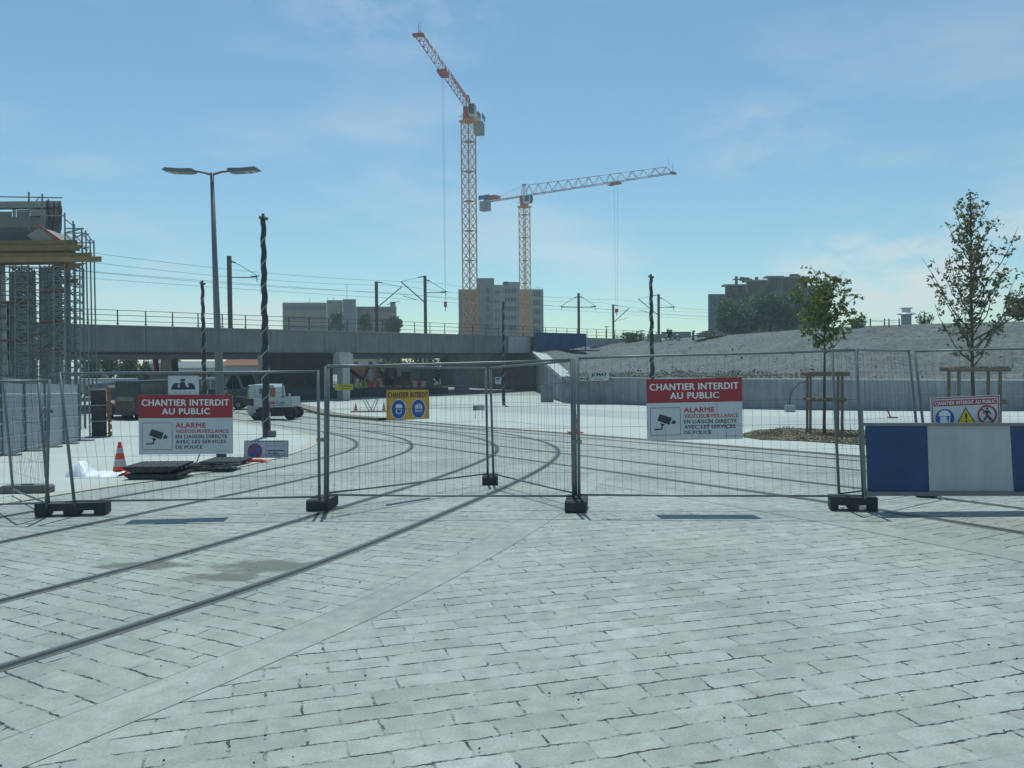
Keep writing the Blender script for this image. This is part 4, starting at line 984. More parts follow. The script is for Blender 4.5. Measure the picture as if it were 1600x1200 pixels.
# ================================================================ SITE FENCE
FG = 'temporary mesh fence panels'
def panel(bl, br_, tl, tr, label, nseed=0, dark=False, hz_n=6):
    """tube-framed welded mesh panel between four measured corners"""
    bl, br_, tl, tr = [Vector(p) for p in (bl, br_, tl, tr)]
    r = thing('mesh_fence', label, 'mesh fence', bl, 0, FG)
    q = lambda u, v: (bl.lerp(br_, u)).lerp(tl.lerp(tr, u), v) - bl
    w = (br_ - bl).length; uu = (br_ - bl).normalized()
    for u, nm in ((0, 'post'), (1, 'post')):
        mb = MB(); mb.tube([q(u, -.045), q(u, 1.01)], .021, 10); mb.build(nm, C_STEEL, r, smooth=True)
    mb = MB(); mb.tube([q(0, 1), q(.25, 1) + Vector((0, 0, .004)), q(.7, 1) - Vector((0, 0, .006)), q(1, 1)], .017, 8); mb.build('top_rail', C_STEEL, r, smooth=True)
    mb = MB(); mb.tube([q(0, .0), q(.4, 0) - Vector((0, 0, .008)), q(1, .0)], .015, 8); mb.build('bottom_rail', C_STEEL, r, smooth=True)
    mb = MB(); n = int(w / .118); rnd = random.Random(nseed); nrm = Vector((uu.y, -uu.x, 0))
    for k in range(1, n):
        u = k / n; pts = [q(u, 0)]
        for v in (.17, .33, .5, .67, .84): pts.append(q(u, v) + uu * rnd.gauss(0, .005) + nrm * rnd.gauss(0, .006))
        pts.append(q(u, 1)); mb.tube(pts, .0018, 3)
    for k in range(1, hz_n):
        v = k / hz_n + rnd.gauss(0, .006); mb.tube([q(0, v), q(.3, v) + uu * 0 + Vector((0, 0, rnd.gauss(0, .006))), q(.7, v) + Vector((0, 0, rnd.gauss(0, .006))), q(1, v)], .0021, 3)
    mb.build('wire_mesh', C_WIRE, r, fixn=False)
    return r
YF = 11.35
def GP(x, y, Y): return P(x, y, Y)
f1 = (P(116, 783, 11.3), P(499, 776, 11.45), P(94, 584, 11.3), P(497, 580, 11.45))
panel(*f1, 'left front fence panel carrying the red and white alarm sign', 1)
panel(P(508, 773, 11.45), P(896, 775, 11.5), P(509, 574, 11.45), P(893, 562, 11.5), 'middle front fence panel, closing the open side of the folded pair', 2)
panel(P(512, 770, 11.62), P(762, 740, 14.55), P(513, 571, 11.62), P(759, 575, 14.55), 'folded-back fence panel left of the small block, with the yellow helmet sign', 3)
panel(P(771, 740, 14.5), P(900, 771, 11.75), P(766, 575, 14.5), P(897, 563, 11.75), 'folded-back fence panel right of the small block', 4)
panel(P(905, 773, 11.45), P(1349, 775, 11.2), P(903, 560, 11.45), P(1338, 547, 11.2), 'right front fence panel carrying the second red and white alarm sign', 5)
panel(P(1311, 771, 11.5), P(1441, 754, 12.9), P(1300, 546, 11.5), P(1420, 548, 12.9), 'slanting fence panel going back behind the blue and white board', 6)
panel(P(1453, 754, 12.9), P(1830, 764, 12.2), P(1429, 549, 12.9), P(1815, 540, 12.2), 'fence panel behind the blue and white board, leaving the picture at right', 7)
panel(P(20, 764, 13.4), P(76, 787, 11.35), P(5, 592, 13.4), P(60, 597, 11.35), 'narrow-looking fence panel seen edge-on at far left', 8)
panel(P(-300, 792, 11.4), P(73, 786, 11.22), P(-300, 596, 11.4), P(77, 595, 11.22), 'front fence panel cut by the left edge of the picture', 9)
# couplers
def coupler(x0, x1, y, Y, label):
    a, b = P(x0, y, Y), P(x1, y, Y); c = (a + b) / 2
    r = thing('fence_clamp', label, 'clamp', c, 0, 'fence clamps')
    mb = MB(); mb.box((0, -.028, 0), ((b - a).length + .05, .008, .045)); mb.box((0, .028, 0), ((b - a).length + .05, .008, .045)); mb.build('plate', C_STEEL, r)
    mb = MB(); mb.bar((0, -.05, 0), (0, .05, 0), .01, 6); mb.build('bolt', C_STEEL, r)
coupler(498, 510, 687, 11.42, 'clamp joining the left and middle front panels')
coupler(896, 906, 690, 11.42, 'clamp joining the middle and right front panels')
coupler(66, 78, 643, 11.3, 'clamp on the crossed posts at far left')
# feet
FF = 'black plastic fence feet'
def foot(x, y, Y, rz, L_, label, h=.13, w=.24, m=None, arch=True, drop=0):
    b = G(x, y); b = Vector((b.x, b.y, gz(b.y) + .016)) if Y is None else Vector((P(x, y, Y).x, Y, gz(Y) + .016))
    r = thing('ballast_block', label, 'ballast block', b, rz, FF)
    mb = MB()
    if arch:
        pr = [(-L_ / 2, 0), (-L_ * .33, 0), (-L_ * .33, h * .38), (-L_ * .1, h * .38), (-L_ * .1, 0), (L_ * .1, 0), (L_ * .1, h * .38), (L_ * .33, h * .38), (L_ * .33, 0), (L_ / 2, 0), (L_ / 2, h), (-L_ / 2, h)]
    else: pr = [(-L_ / 2, 0), (L_ / 2, 0), (L_ / 2, h * .8), (L_ * .46, h), (-L_ * .46, h), (-L_ / 2, h * .8)]
    mb.prism(pr, -w / 2, w / 2, lambda u, v, q: (u, q, v)); mb.build('block', m or C_RUBBER, r, bevel=.008)
    mb = MB()
    for k in (-1, 0, 1): mb.bar((k * .07, 0, h - .002), (k * .07, 0, h + .012), .034, 10)
    mb.build('socket_ring', C_RUBBER, r)
foot(115, 805, None, R(8), .92, 'long fence foot with open arches under the left panel', .17)
foot(504, 795, None, R(86), .55, 'end-on fence foot where the left and middle front panels meet', .15, .31, arch=False)
foot(901, 796, None, R(82), .62, 'end-on fence foot where the middle and right front panels meet', .15, .29, arch=False)
foot(766, 756, None, R(90), .5, 'small distant fence foot at the back corner of the folded pair', .145, .27, arch=False)
foot(1332, 797, None, R(-12), .60, 'fence foot at the left end of the blue and white board', .18, .26)
foot(43, 772, None, R(4), .80, 'grey concrete fence foot at far left', .14, .2, mat('grey_block', (0.15, 0.155, 0.14), 0.9, 0, 0.2, 9, 0.4, 50), arch=False)
foot(1447, 774, None, R(60), .6, 'fence foot hidden behind the blue and white board', .14, .26)

# ================================================================ SIGNS
def board(name, label, bl, br_, tl, tr, th, m_, cat='sign', group=None, off=.035):
    """returns root whose local frame is x: 0..1 across, z: 0..1 up (scaled), y: away from the camera"""
    bl, br_, tl, tr = [Vector(p) for p in (bl, br_, tl, tr)]
    o = (bl + tl) / 2 - ((tl - bl) / 2); X = ((br_ - bl) + (tr - tl)) / 2; Z = ((tl - bl) + (tr - br_)) / 2
    w, h = X.length, Z.length; xu = X.normalized(); zu = (Z - xu * Z.dot(xu)).normalized(); yu = zu.cross(xu)
    r = bpy.data.objects.new(name, None); lk(r); tag(r, label, cat, group)
    o = bl - yu * off
    r.matrix_world = Matrix(((xu.x, yu.x, zu.x, o.x), (xu.y, yu.y, zu.y, o.y), (xu.z, yu.z, zu.z, o.z), (0, 0, 0, 1)))
    mb = MB(); mb.box((w / 2, th / 2, h / 2), (w, th, h)); mb.build('panel', m_, r)
    mb = MB()
    for x in (.04, .96):
        for z in (.05, .95): mb.bar((w * x, .0, h * z), (w * x, .05, h * z), .006, 5)
    mb.build('cable_tie', C_BLACK, r)
    return r, w, h
def rect(mb, x0, x1, z0, z1, y, mi=0): mb.face([(x0, y, z0), (x1, y, z0), (x1, y, z1), (x0, y, z1)], mi)
def disc(mb, cx, cz, rad, y, mi=0, n=36, rx=None):
    mb.face([(cx + (rx or rad) * math.cos(2 * math.pi * k / n), y, cz + rad * math.sin(2 * math.pi * k / n)) for k in range(n)], mi)
def ring(mb, cx, cz, r0, r1, y, mi=0, n=40):
    for k in range(n):
        a, b = 2 * math.pi * k / n, 2 * math.pi * (k + 1) / n
        mb.face([(cx + r0 * math.cos(a), y, cz + r0 * math.sin(a)), (cx + r1 * math.cos(a), y, cz + r1 * math.sin(a)), (cx + r1 * math.cos(b), y, cz + r1 * math.sin(b)), (cx + r0 * math.cos(b), y, cz + r0 * math.sin(b))], mi)
M_LET = mat('white_lettering', (0.72, 0.74, 0.76), 0.5, 0, 0.02)
M_REDT = mat('red_lettering', (0.50, 0.04, 0.035), 0.5, 0, 0.03)
M_DKT = mat('dark_lettering', (0.03, 0.035, 0.045), 0.5, 0, 0.03)
def alarm_sign(bl, br_, tl, tr, label):
    r, w, h = board('warning_sign', label, bl, br_, tl, tr, .012, C_WHITE, 'sign', 'red and white alarm signs')
    X = lambda x: (x - 92) / 788 * w; Z = lambda y: (908 - y) / 496 * h; y1 = -.002
    mb = MB(); rect(mb, 0, w, Z(605), h, y1); mb.build('red_header', C_RED, r)
    for s, x0, x1, a, b, m, bo in (('CHANTIER INTERDIT', 122, 850, 503, 450, M_LET, .022), ('AU PUBLIC', 288, 688, 574, 524, M_LET, .022),
        ('ALARME', 400, 650, 686, 647, M_REDT, .016), ('VIDÉOSURVEILLANCE', 400, 845, 731, 693, M_REDT, .012), ('EN LIAISON DIRECTE', 400, 832, 775, 746, M_DKT, .012), ('AVEC LES SERVICES', 400, 820, 818, 789, M_DKT, .012), ('DE POLICE', 400, 622, 862, 834, M_DKT, .012)):
        text_mesh(s, 'lettering', X(x0), X(x1), Z(a), Z(b), y1 * 2, m, r, bo)
    mb = MB(); t = .006
    for (x0, x1, z0, z1) in ((127, 365, 643, 646.5), (127, 365, 864.5, 868), (120, 123.5, 652, 860), (368, 371.5, 652, 860)): rect(mb, X(x0), X(x1), Z(z1), Z(z0), y1)
    for cx, cy, a0 in ((127, 650, 90), (365, 650, 0), (365, 861, -90), (127, 861, 180)):
        for k in range(4):
            a, b = R(a0 + k * 22.5), R(a0 + (k + 1) * 22.5); pr = []
            for (an, q) in ((a, 3.2), (a, 6.8), (b, 6.8), (b, 3.2)): pr.append((X(cx) + q * w / 788 * math.cos(an), y1, Z(cy) + q * h / 496 * math.sin(an)))
            mb.face(pr)
    fn = lambda u, v: (X(u), y1, Z(v))
    mb.flat([(200, 695), (300, 728), (278, 783), (177, 748)], fn); mb.flat([(310, 742), (335, 760), (322, 778), (291, 775)], fn)
    mb.flat([(203, 769), (240, 775), (232, 790), (224, 792), (215, 824), (152, 824), (152, 814), (207, 813), (213, 786), (203, 782)], fn)
    mb.build('camera_pictogram', M_DKT, r, fixn=False)
    mb = MB(); rect(mb, X(725), X(850), Z(885), Z(882.5), y1); mb.build('small_print', M_DKT, r)
    return r
alarm_sign(P(218.5, 710, 11.3), P(365, 708.5, 11.42), P(217, 617, 11.3), P(364, 616.5, 11.42), 'red and white alarm sign on the left fence panel, below the eagle board')
alarm_sign(P(1011, 688, 11.42), P(1160, 684.5, 11.34), P(1008, 592, 11.42), P(1157, 589.5, 11.34), 'red and white alarm sign on the right front fence panel, near the planting bed')
# eagle board
r, w, h = board('emblem_board', 'small white board with a crowned dark eagle, on top of the left alarm sign', P(264, 617.5, 11.36), P(311.5, 617, 11.4), P(263, 587.5, 11.36), P(311, 587, 11.4), .01, C_WHITE, off=.03)
X = lambda x: (x - 338) / 252 * w; Z = lambda y: (412 - y) / 160 * h; fn = lambda u, v: (X(u), -.002, Z(v))
mb = MB()
mb.flat([(363, 366), (366, 345), (376, 325), (392, 313), (408, 309), (422, 315), (430, 322), (420, 325), (415, 340), (420, 350), (432, 348), (436, 330), (430, 322), (434, 310), (446, 303), (472, 303), (478, 318), (484, 338), (496, 350), (508, 344), (508, 326), (496, 322), (508, 314), (524, 311), (542, 318), (556, 334), (564, 366)], fn)
mb.flat([(441, 298), (437, 276), (447, 285), (451, 270), (459, 284), (463, 268), (468, 284), (476, 270), (474, 286), (483, 278), (478, 298)], fn)
mb.build('eagle_emblem', mat('emblem_navy', (0.02, 0.035, 0.08), 0.5), r, fixn=False)
for s, x in (('N', 397), ('T', 437), ('P', 475), ('M', 516)): text_mesh(s, 'lettering', X(x - 7), X(x + 9), Z(398), Z(382), -.003, mat('grey_lettering', (0.22, 0.2, 0.2), 0.6), r, 0)
for x in (416, 456, 497): text_mesh('.', 'lettering', X(x), X(x + 3), Z(398), Z(395), -.003, MATS['grey_lettering'], r, 0)
# yellow helmet sign
Yp = lambda x: 11.6 + (14.5 - 11.6) * (x - 512) / 250
Y0, Y1 = 12.6, 13.3
r, w, h = board('safety_sign', 'yellow sign with two blue discs on the folded-back fence panel', P(602, 657, Y0), P(668, 655, Y1), P(600.5, 610, Y0), P(667, 608.5, Y1), .01, C_YEL)
X = lambda x: (x - 646) / 355 * w; Z = lambda y: (516 - y) / 252 * h; y1 = -.002
text_mesh('CHANTIER INTERDIT', 'lettering', X(655), X(988), Z(332), Z(286), y1 * 2, M_DKT, r, .02)
kx = w / 355
for cx, nm in ((741, 'helmet_pictogram'), (906, 'vest_pictogram')):
    mb = MB(); disc(mb, X(cx), Z(427), 62 * kx, y1, 1); disc(mb, X(cx), Z(427), 57 * kx, y1 * 2, 0)
    fn = lambda u, v: (X(u), y1 * 3, Z(v))
    if nm[0] == 'h':
        mb.flat([(712, 415), (714, 398), (722, 388), (741, 384), (760, 388), (768, 398), (770, 415)], fn, 1)
        mb.flat([(718, 424), (764, 424), (765, 445), (757, 462), (741, 470), (725, 462), (717, 445)], fn, 1); mb.flat([(724, 428), (758, 428), (758, 445), (751, 458), (741, 463), (731, 458), (724, 445)], lambda u, v: (X(u), y1 * 4, Z(v)), 0)
    else:
        for pl in ([(893, 384), (902, 384), (902, 430), (891, 430), (891, 400)], [(906, 386), (908, 386), (908, 430), (906, 430)], [(912, 384), (921, 384), (923, 400), (923, 430), (912, 430)], [(877, 402), (888, 392), (888, 432), (876, 432)], [(926, 392), (937, 402), (938, 432), (926, 432)], [(876, 440), (938, 440), (938, 444), (876, 444)], [(876, 450), (938, 450), (938, 454), (876, 454)]): mb.flat(pl, fn, 1)
    mb.build(nm, [C_BLUE, M_LET], r, fixn=False)
mb = MB()
for (x0, x1, z0, z1) in ((646, 1001, 512, 516), (646, 1001, 264, 266), (646, 649, 264, 516), (998, 1001, 264, 516)): rect(mb, X(x0), X(x1), Z(z1), Z(z0), y1)
mb.build('border', M_DKT, r)
# site rules sign behind the barrier
r, w, h = board('safety_sign', 'white sign with helmet, warning triangle and no-entry walker, behind the blue and white board', P(1456, 688, 11.3), P(1563, 684, 11.25), P(1453, 622, 11.3), P(1562, 617, 11.25), .012, C_WHITE, off=.0)
X = lambda x: (x - 745) / 468 * w; Z = lambda y: h - (y - 258) / 285 * h; y1 = -.002
mb = MB()
for (x0, x1, z0, z1) in ((751, 1207, 262, 269), (751, 758, 262, 536), (1200, 1207, 262, 536), (751, 1207, 530, 536)): rect(mb, X(x0), X(x1), Z(z1), Z(z0), y1)
rect(mb, X(764), X(1192), Z(318), Z(278), y1); mb.build('red_border', C_RED, r)
text_mesh('CHANTIER INTERDIT AU PUBLIC', 'lettering', X(772), X(1184), Z(310), Z(286), y1 * 2, M_LET, r, .02)
kx = w / 468
def FNL(k): return lambda u, v: (X(u), y1 * k, Z(v))
mb = MB(); disc(mb, X(838), Z(398), 64 * kx, y1, 0)
mb.flat([(793, 384), (800, 362), (818, 348), (842, 345), (864, 355), (876, 376), (878, 384)], FNL(2), 1); mb.flat([(806, 388), (850, 388), (852, 410), (862, 418), (846, 440), (816, 442), (808, 424), (802, 414), (806, 404)], FNL(2), 1)
mb.flat([(868, 388), (876, 388), (872, 430), (862, 440)], FNL(2), 1); mb.build('helmet_pictogram', [C_BLUE, M_LET], r, fixn=False)
mb = MB(); mb.flat([(981, 330), (1052, 448), (912, 448)], FNL(1), 0); mb.flat([(981, 343), (1041, 443), (922, 443)], FNL(2), 1)
mb.flat([(974, 372), (990, 372), (986, 410), (978, 410)], FNL(3), 0); disc(mb, X(982), Z(424), 7 * kx, y1 * 3, 0); mb.build('warning_triangle', [M_DKT, mat('warning_yellow', (0.75, 0.52, 0.02), 0.5)], r, fixn=False)
mb = MB(); ring(mb, X(1125), Z(386), 54 * kx, 66 * kx, y1 * 3, 0); mb.flat([(1082, 345), (1088, 339), (1168, 427), (1162, 433)], FNL(3), 0)
disc(mb, X(1125), Z(345), 8 * kx, y1 * 2, 1); mb.flat([(1114, 356), (1136, 356), (1152, 378), (1146, 384), (1134, 370), (1134, 394), (1152, 424), (1142, 426), (1125, 402), (1108, 424), (1098, 420), (1116, 394), (1114, 370), (1100, 380), (1094, 374)], FNL(2), 1)
mb.build('walker_pictogram', [C_RED, M_DKT], r, fixn=False)
# blue and white board
bx = thing('barrier_board', 'long steel-framed board painted in blue and white blocks, at the right edge', 'barrier', P(1352, 771, 11.1))
o_ = bx.location
def bq(mb, x0, x1, yt, yb, Y, th, xb0=None, xb1=None):
    c = [P(xb0 or x0, yb, Y), P(xb1 or x1, yb, Y), P(x1, yt, Y), P(x0, yt, Y)]; i = len(mb.v); mb.v += c + [p + Vector((0, th, 0)) for p in c]
    for k in ((0, 1, 2, 3), (7, 6, 5, 4), (0, 4, 5, 1), (1, 5, 6, 2), (2, 6, 7, 3), (3, 7, 4, 0)): mb.f.append([i + j for j in k]); mb.m.append(0)
M_BB = mat('board_deep_blue', (0.010, 0.048, 0.15), 0.45, 0, 0.15, 2.5, 0.05, 3, streak=0.14); M_BWH = mat('board_grey_white', (0.42, 0.44, 0.45), 0.55, 0, 0.08, 2.2, 0.05, 3, streak=0.14)
mb = MB(o_); bq(mb, 1353, 1448.5, 664, 769, 11.1, .03, 1357, 1452); mb.build('blue_panel', M_BB, bx)
mb = MB(o_); bq(mb, 1578, 1720, 664, 769, 11.1, .03, 1584, 1725); mb.build('blue_panel', M_BB, bx)
mb = MB(o_); bq(mb, 1448.7, 1577.8, 664, 769, 11.1, .03, 1452.2, 1583.8); mb.build('white_panel', M_BWH, bx)
mb = MB(o_); bq(mb, 1720.2, 1800, 664, 769, 11.1, .03); mb.build('white_panel', M_BWH, bx)
mb = MB(o_); bq(mb, 1348, 1800, 661, 665.5, 11.06, .07); mb.build('top_rail', C_STEEL, bx)
mb = MB(o_); bq(mb, 1355, 1800, 768.5, 775, 11.05, .08); mb.build('bottom_rail', C_STEEL, bx)
mb = MB(o_); mb.bar(P(1352, 779, 11.1), P(1346, 640, 11.1), .02, 8); mb.build('end_post', C_STEEL, bx)
for xx in (1780,):
    mb = MB(o_); p = P(xx, 700, 11.1); mb.bar(Vector((p.x, 11.15, 0)), Vector((p.x, 11.15, 1.14)), .03, 8); mb.build('end_post', C_STEEL, bx)
# small plates
r, w, h = board('supplier_plate', 'small white plate with dark logo lettering, high on the right front fence panel', P(921.5, 595, 11.44), P(951, 594.5, 11.42), P(921, 582, 11.44), P(951, 581.5, 11.42), .006, C_WHITE, off=.02)
text_mesh('JCMAT', 'lettering', w * .09, w * .89, h * .42, h * .92, -.002, mat('logo_dark_teal', (0.01, 0.06, 0.1), 0.5), r, .04)
mb = MB(); rect(mb, w * .1, w * .86, h * .3, h * .36, -.002); mb.build('yellow_stripe', mat('plate_yellow', (0.5, 0.42, 0.05), 0.5), r)
mb = MB()
for k in range(5): rect(mb, w * (.24 + k * .1), w * (.31 + k * .1), h * .12, h * .19, -.002)
mb.build('phone_number', M_DKT, r)
r, w, h = board('yellow_label', 'narrow yellow label tied to the fence before the white bridge pier', P(521.5, 610, 11.7), P(549.5, 609.5, 11.95), P(521, 600.5, 11.7), P(549.5, 600, 11.95), .004, mat('label_lime', (0.50, 0.46, 0.06), 0.5), off=.03)
mb = MB()
for k in range(9): rect(mb, w * (.22 + k * .08), w * (.275 + k * .08), h * .55, h * .82, -.002)
for k in range(5): rect(mb, w * (.35 + k * .09), w * (.42 + k * .09), h * .18, h * .34, -.002)
mb.build('printed_line', mat('label_print', (0.2, 0.2, 0.05), 0.6), r)
r, w, h = board('white_label', 'tiny white label on the folded-back panel, right of the small block', P(776.5, 600, 14.2), P(785, 600, 14.0), P(776.5, 589, 14.2), P(785, 589, 14.0), .004, C_WHITE, off=.03)
mb = MB(); rect(mb, w * .2, w * .45, h * .5, h * .88, -.002); rect(mb, w * .55, w * .8, h * .55, h * .88, -.002); rect(mb, w * .2, w * .8, h * .3, h * .36, -.002); mb.build('printed_mark', M_DKT, r)

# ================================================================ STREET LAMP AND WRAPPED POLES
lp = G(346, 718); lt = P(331, 270, lp.y)
sl = thing('street_lamp', 'tall grey street lamp with two flat heads on short arms', 'street lamp', (lp.x, lp.y, gz(lp.y) + PH))
H = lt.z - sl.location.z; M_LAMP = mat('lamp_grey', (0.16, 0.17, 0.18), 0.5, 0.3, 0.1, 2)
lean = Vector(((lt.x - lp.x), 0, 0))
mb = MB(); mb.tube([(0, 0, 0), (0, 0, 1.4)], [.125, .12], 16); mb.tube([(0, 0, 1.4), Vector((0, 0, 1.5)), lean * .5 + Vector((0, 0, H * .55)), lean + Vector((0, 0, H))], [.12, .105, .075, .045], 16); mb.build('pole', M_LAMP, sl, smooth=True)
mb = MB(); mb.box((0, 0, .012), (.42, .42, .024)); mb.build('base_plate', M_LAMP, sl)
for s in (-1, 1):
    mb = MB(); mb.tube([lean + Vector((0, 0, H - .05)), lean + Vector((s * .25, 0, H + .02)), lean + Vector((s * .44, 0, H + .04))], [.03, .028, .026], 8); mb.build('arm', M_LAMP, sl, smooth=True)
    mb = MB(); e = lean + Vector((s * .42, 0, H + .045))
    pr = [(0, -.05), (.12, -.085), (.6, -.075), (.84, -.0), (.74, .085), (.36, .05), (.08, .06), (0, .05)]
    mb.prism([(s * u * .9, v * .66) for u, v in pr], -.16, .16, lambda u, v, q: e + Vector((u, q, v + abs(u) * .02))); lh = mb.build('lamp_head', M_LAMP, sl, bevel=.01)
    mb = MB(); mb.face([e + Vector((s * .42, -.11, -.047)), e + Vector((s * .64, -.11, -.026)), e + Vector((s * .64, .11, -.026)), e + Vector((s * .42, .11, -.047))]); mb.build('lens', mat('lamp_lens', (0.6, 0.6, 0.58), 0.2), lh)
M_WRAP = mat('black_plastic_wrap', (0.018, 0.02, 0.024), 0.42, 0, 0.3, 5, 0.5, 12)
M_STR = mat('white_string', (0.55, 0.57, 0.6), 0.7)
def wrapped(xb, yb, xt, yt, Y, r0, label, sock=True):
    tp = P(xt, yt, Y); bp = P(xb, yb, Y); base = Vector((bp.x, Y, gz(Y) + (PH if xb < 600 else .05)))
    r = thing('wrapped_pole', label, 'pole', base, 0, 'new tram poles wrapped in black plastic'); H = tp.z - base.z; ln = tp.x - base.x
    mb = MB(); n = 110; ring_n = 10; i0 = 0
    for k in range(n + 1):
        t = k / n; rr = r0 * (1 - .35 * t)
        for q in range(ring_n):
            a = 2 * math.pi * q / ring_n; tw = t * H * 2 * math.pi / .85
            rad = rr * (1 + .11 * math.sin(a - tw) + .07 * math.sin(3 * a + t * 40) + .05 * noise.noise(Vector((a, t * 30, 0))))
            mb.v.append(Vector((ln * t + math.cos(a) * rad + .15 * rr * math.cos(tw), math.sin(a) * rad + .15 * rr * math.sin(tw), .25 + t * (H - .45))))
    for k in range(n):
        for q in range(ring_n): mb.f.append([k * ring_n + q, k * ring_n + (q + 1) % ring_n, (k + 1) * ring_n + (q + 1) % ring_n, (k + 1) * ring_n + q]); mb.m.append(0)
    mb.f.append([n * ring_n + q for q in range(ring_n)]); mb.m.append(0)
    mb.build('plastic_wrap', M_WRAP, r, smooth=True)
    mb = MB(); pts = []
    for k in range(int(H / .04)):
        z = .35 + k * .04
        if z > H - .25: break
        t = (z - .25) / (H - .45); tw = t * H * 2 * math.pi / .85; rr = r0 * (1 - .35 * t) * 1.22; a = tw * 1.0 + 2.2
        pts.append(Vector((ln * t + math.cos(a) * rr + .15 * r0 * math.cos(tw), math.sin(a) * rr + .15 * r0 * math.sin(tw), z)))
    mb.tube(pts, .011, 4); mb.build('string', M_STR, r)
    mb = MB(); mb.bar((0, 0, 0), (0, 0, .3), r0 * .95, 12); mb.build('steel_base', C_CAT, r); mb = MB(); mb.bar((ln, 0, H - .35), (ln, 0, H), r0 * .4, 8); mb.bar((ln - r0, 0, H - .12), (ln + r0 * 1.2, 0, H - .18), r0 * .45, 6); mb.build('bare_steel_end', C_CAT, r)
    return r
wrapped(416, 681, 411, 334, 29.6, .135, 'tallest black wrapped pole, standing beside the white tipper lorry')
wrapped(321, 660, 316, 438, 41, .12, 'black wrapped pole just left of the street lamp')
wrapped(787, 632, 786, 470, 62, .13, 'small distant black wrapped pole in front of the pale apartment tower')
wrapped(1020, 655, 1017, 428, 43, .13, 'black wrapped pole rising above the right alarm sign')
cb = P(408, 681, 29.7); r = thing('control_box', 'grey box standing at the foot of the tallest wrapped pole', 'box', (P(409, 680, 29.3).x, 29.9, gz(29.9) + PH))
mb = MB(); mb.box((0, 0, .35), (.22, .3, .70)); mb.build('casing', mat('box_grey', (0.10, 0.115, 0.12), 0.6), r, bevel=.01)
mb = MB(); mb.box((.3, -.42, .12), (.26, .26, .24)); mb.box((0, -.155, .35), (.18, .012, .6)); mb.build('door', mat('box_door_grey', (0.13, 0.145, 0.15), 0.6), r)

# ================================================================ CONES AND THINGS ON THE PAVEMENT
def cone(base, H, label):
    r = thing('traffic_cone', label, 'cone', base, .3, 'orange traffic cones')
    k = H / .5; mb = MB(); mb.box((0, 0, .015 * k), (.30 * k, .30 * k, .03 * k)); mb.build('base', C_ORANGE, r, bevel=.006)
    mb = MB(); zs = [.03, .13, .131, .24, .241, .33, .331, .40, .401, .5]; ms = [0, 0, 1, 0, 0, 0, 1, 0, 0]
    rad = lambda z: (.115 - .095 * (z - .03) / .47) * k
    n = 16
    for q, (a, b) in enumerate(((.03, .13), (.13, .24), (.24, .33), (.33, .41), (.41, .5))):
        for j in range(n):
            t0, t1 = 2 * math.pi * j / n, 2 * math.pi * (j + 1) / n
            mb.face([(math.cos(t0) * rad(a), math.sin(t0) * rad(a), a * k), (math.cos(t1) * rad(a), math.sin(t1) * rad(a), a * k), (math.cos(t1) * rad(b), math.sin(t1) * rad(b), b * k), (math.cos(t0) * rad(b), math.sin(t0) * rad(b), b * k)], 1 if q in (1, 3) else 0)
    disc_ = [(math.cos(2 * math.pi * j / n) * rad(.5), math.sin(2 * math.pi * j / n) * rad(.5), .5 * k) for j in range(n)]; mb.face(disc_, 0)
    mb.build('cone_body', [C_ORANGE, mat('reflective_band', (0.50, 0.42, 0.42), 0.3)], r, fixn=False)
def W_(x, y, dz=PH): g = G(x, y); return Vector((g.x, g.y, g.z + dz))
cone(W_(188, 743), .66, 'orange and white traffic cone behind the crumpled white sheet')
cone(W_(899, 679, .06), .75, 'traffic cone half hidden behind the clamped posts in the middle')
cone(W_(556, 644), .60, 'traffic cone left of the folding trestle'); cone(W_(600, 643), .60, 'traffic cone touching the left edge of the yellow sign')
cone(P(1154, 640, 53) * 1.0, .75, 'distant traffic cone at the foot of the retaining wall')
# crumpled sheet
sb = W_(153, 745); r = thing('white_sheet', 'crumpled white plastic sheet lying on the pavement by the cone', 'plastic sheet', sb)
mb = MB(); nx, ny = 40, 14; s_ = sb.y / FPX
for j in range(ny + 1):
    for i in range(nx + 1):
        u, v = i / nx, j / ny; x = (u - .5) * 80 * s_; y = (v - .5) * .55 + .1 * noise.noise(Vector((u * 4, 0, 0)))
        hgt = (.21 * max(0, 1 - abs(u - .16) / .24) ** .7 + .055 + .05 * (1 - u)) * math.sin(math.pi * min(1, max(0, v))) ** .6
        hgt += .03 * noise.noise(Vector((u * 9, v * 5, 1))) + .018 * abs(noise.noise(Vector((u * 22, v * 9, 3))))
        if v in (0, 1): hgt = 0
        mb.v.append(Vector((x, y, max(0, hgt) + .004)))
for j in range(ny):
    for i in range(nx): mb.f.append([j * (nx + 1) + i, j * (nx + 1) + i + 1, (j + 1) * (nx + 1) + i + 1, (j + 1) * (nx + 1) + i]); mb.m.append(0)
mb.build('sheet', mat('thin_white_film', (0.82, 0.83, 0.9), 0.45, 0, 0.04), r, smooth=True, fixn=False)
def pallet_stack(x, y, w, n, label, rz=.0, step=.11):
    b = W_(x, y); r = thing('plastic_mat_stack', label, 'mats', b, rz, 'stacks of black plastic ground mats')
    for k in range(n):
        mb = MB(); c = Vector((random.uniform(-.08, .08), random.uniform(-.05, .05), 0)); z = k * step
        mb.prism([(-w / 2, z + step * .72), (w / 2, z + step * .72), (w / 2, z + step * .55), (w * .37, z), (-w * .37, z), (-w / 2, z + step * .55)], -.45, .45, lambda u, v, q: (u + c.x, q + c.y, v + .004))
        for q in range(7): mb.bar((-w / 2 + .1 + q * (w - .2) / 6 + c.x, -.44 + c.y, z + step * .74), (-w / 2 + .1 + q * (w - .2) / 6 + c.x, .44 + c.y, z + step * .74), .012)
        mb.build('mat', C_RUBBER, r)
pallet_stack(254, 747, 1.02, 2, 'thick stack of black plastic mats right of the cone', .02, .15)
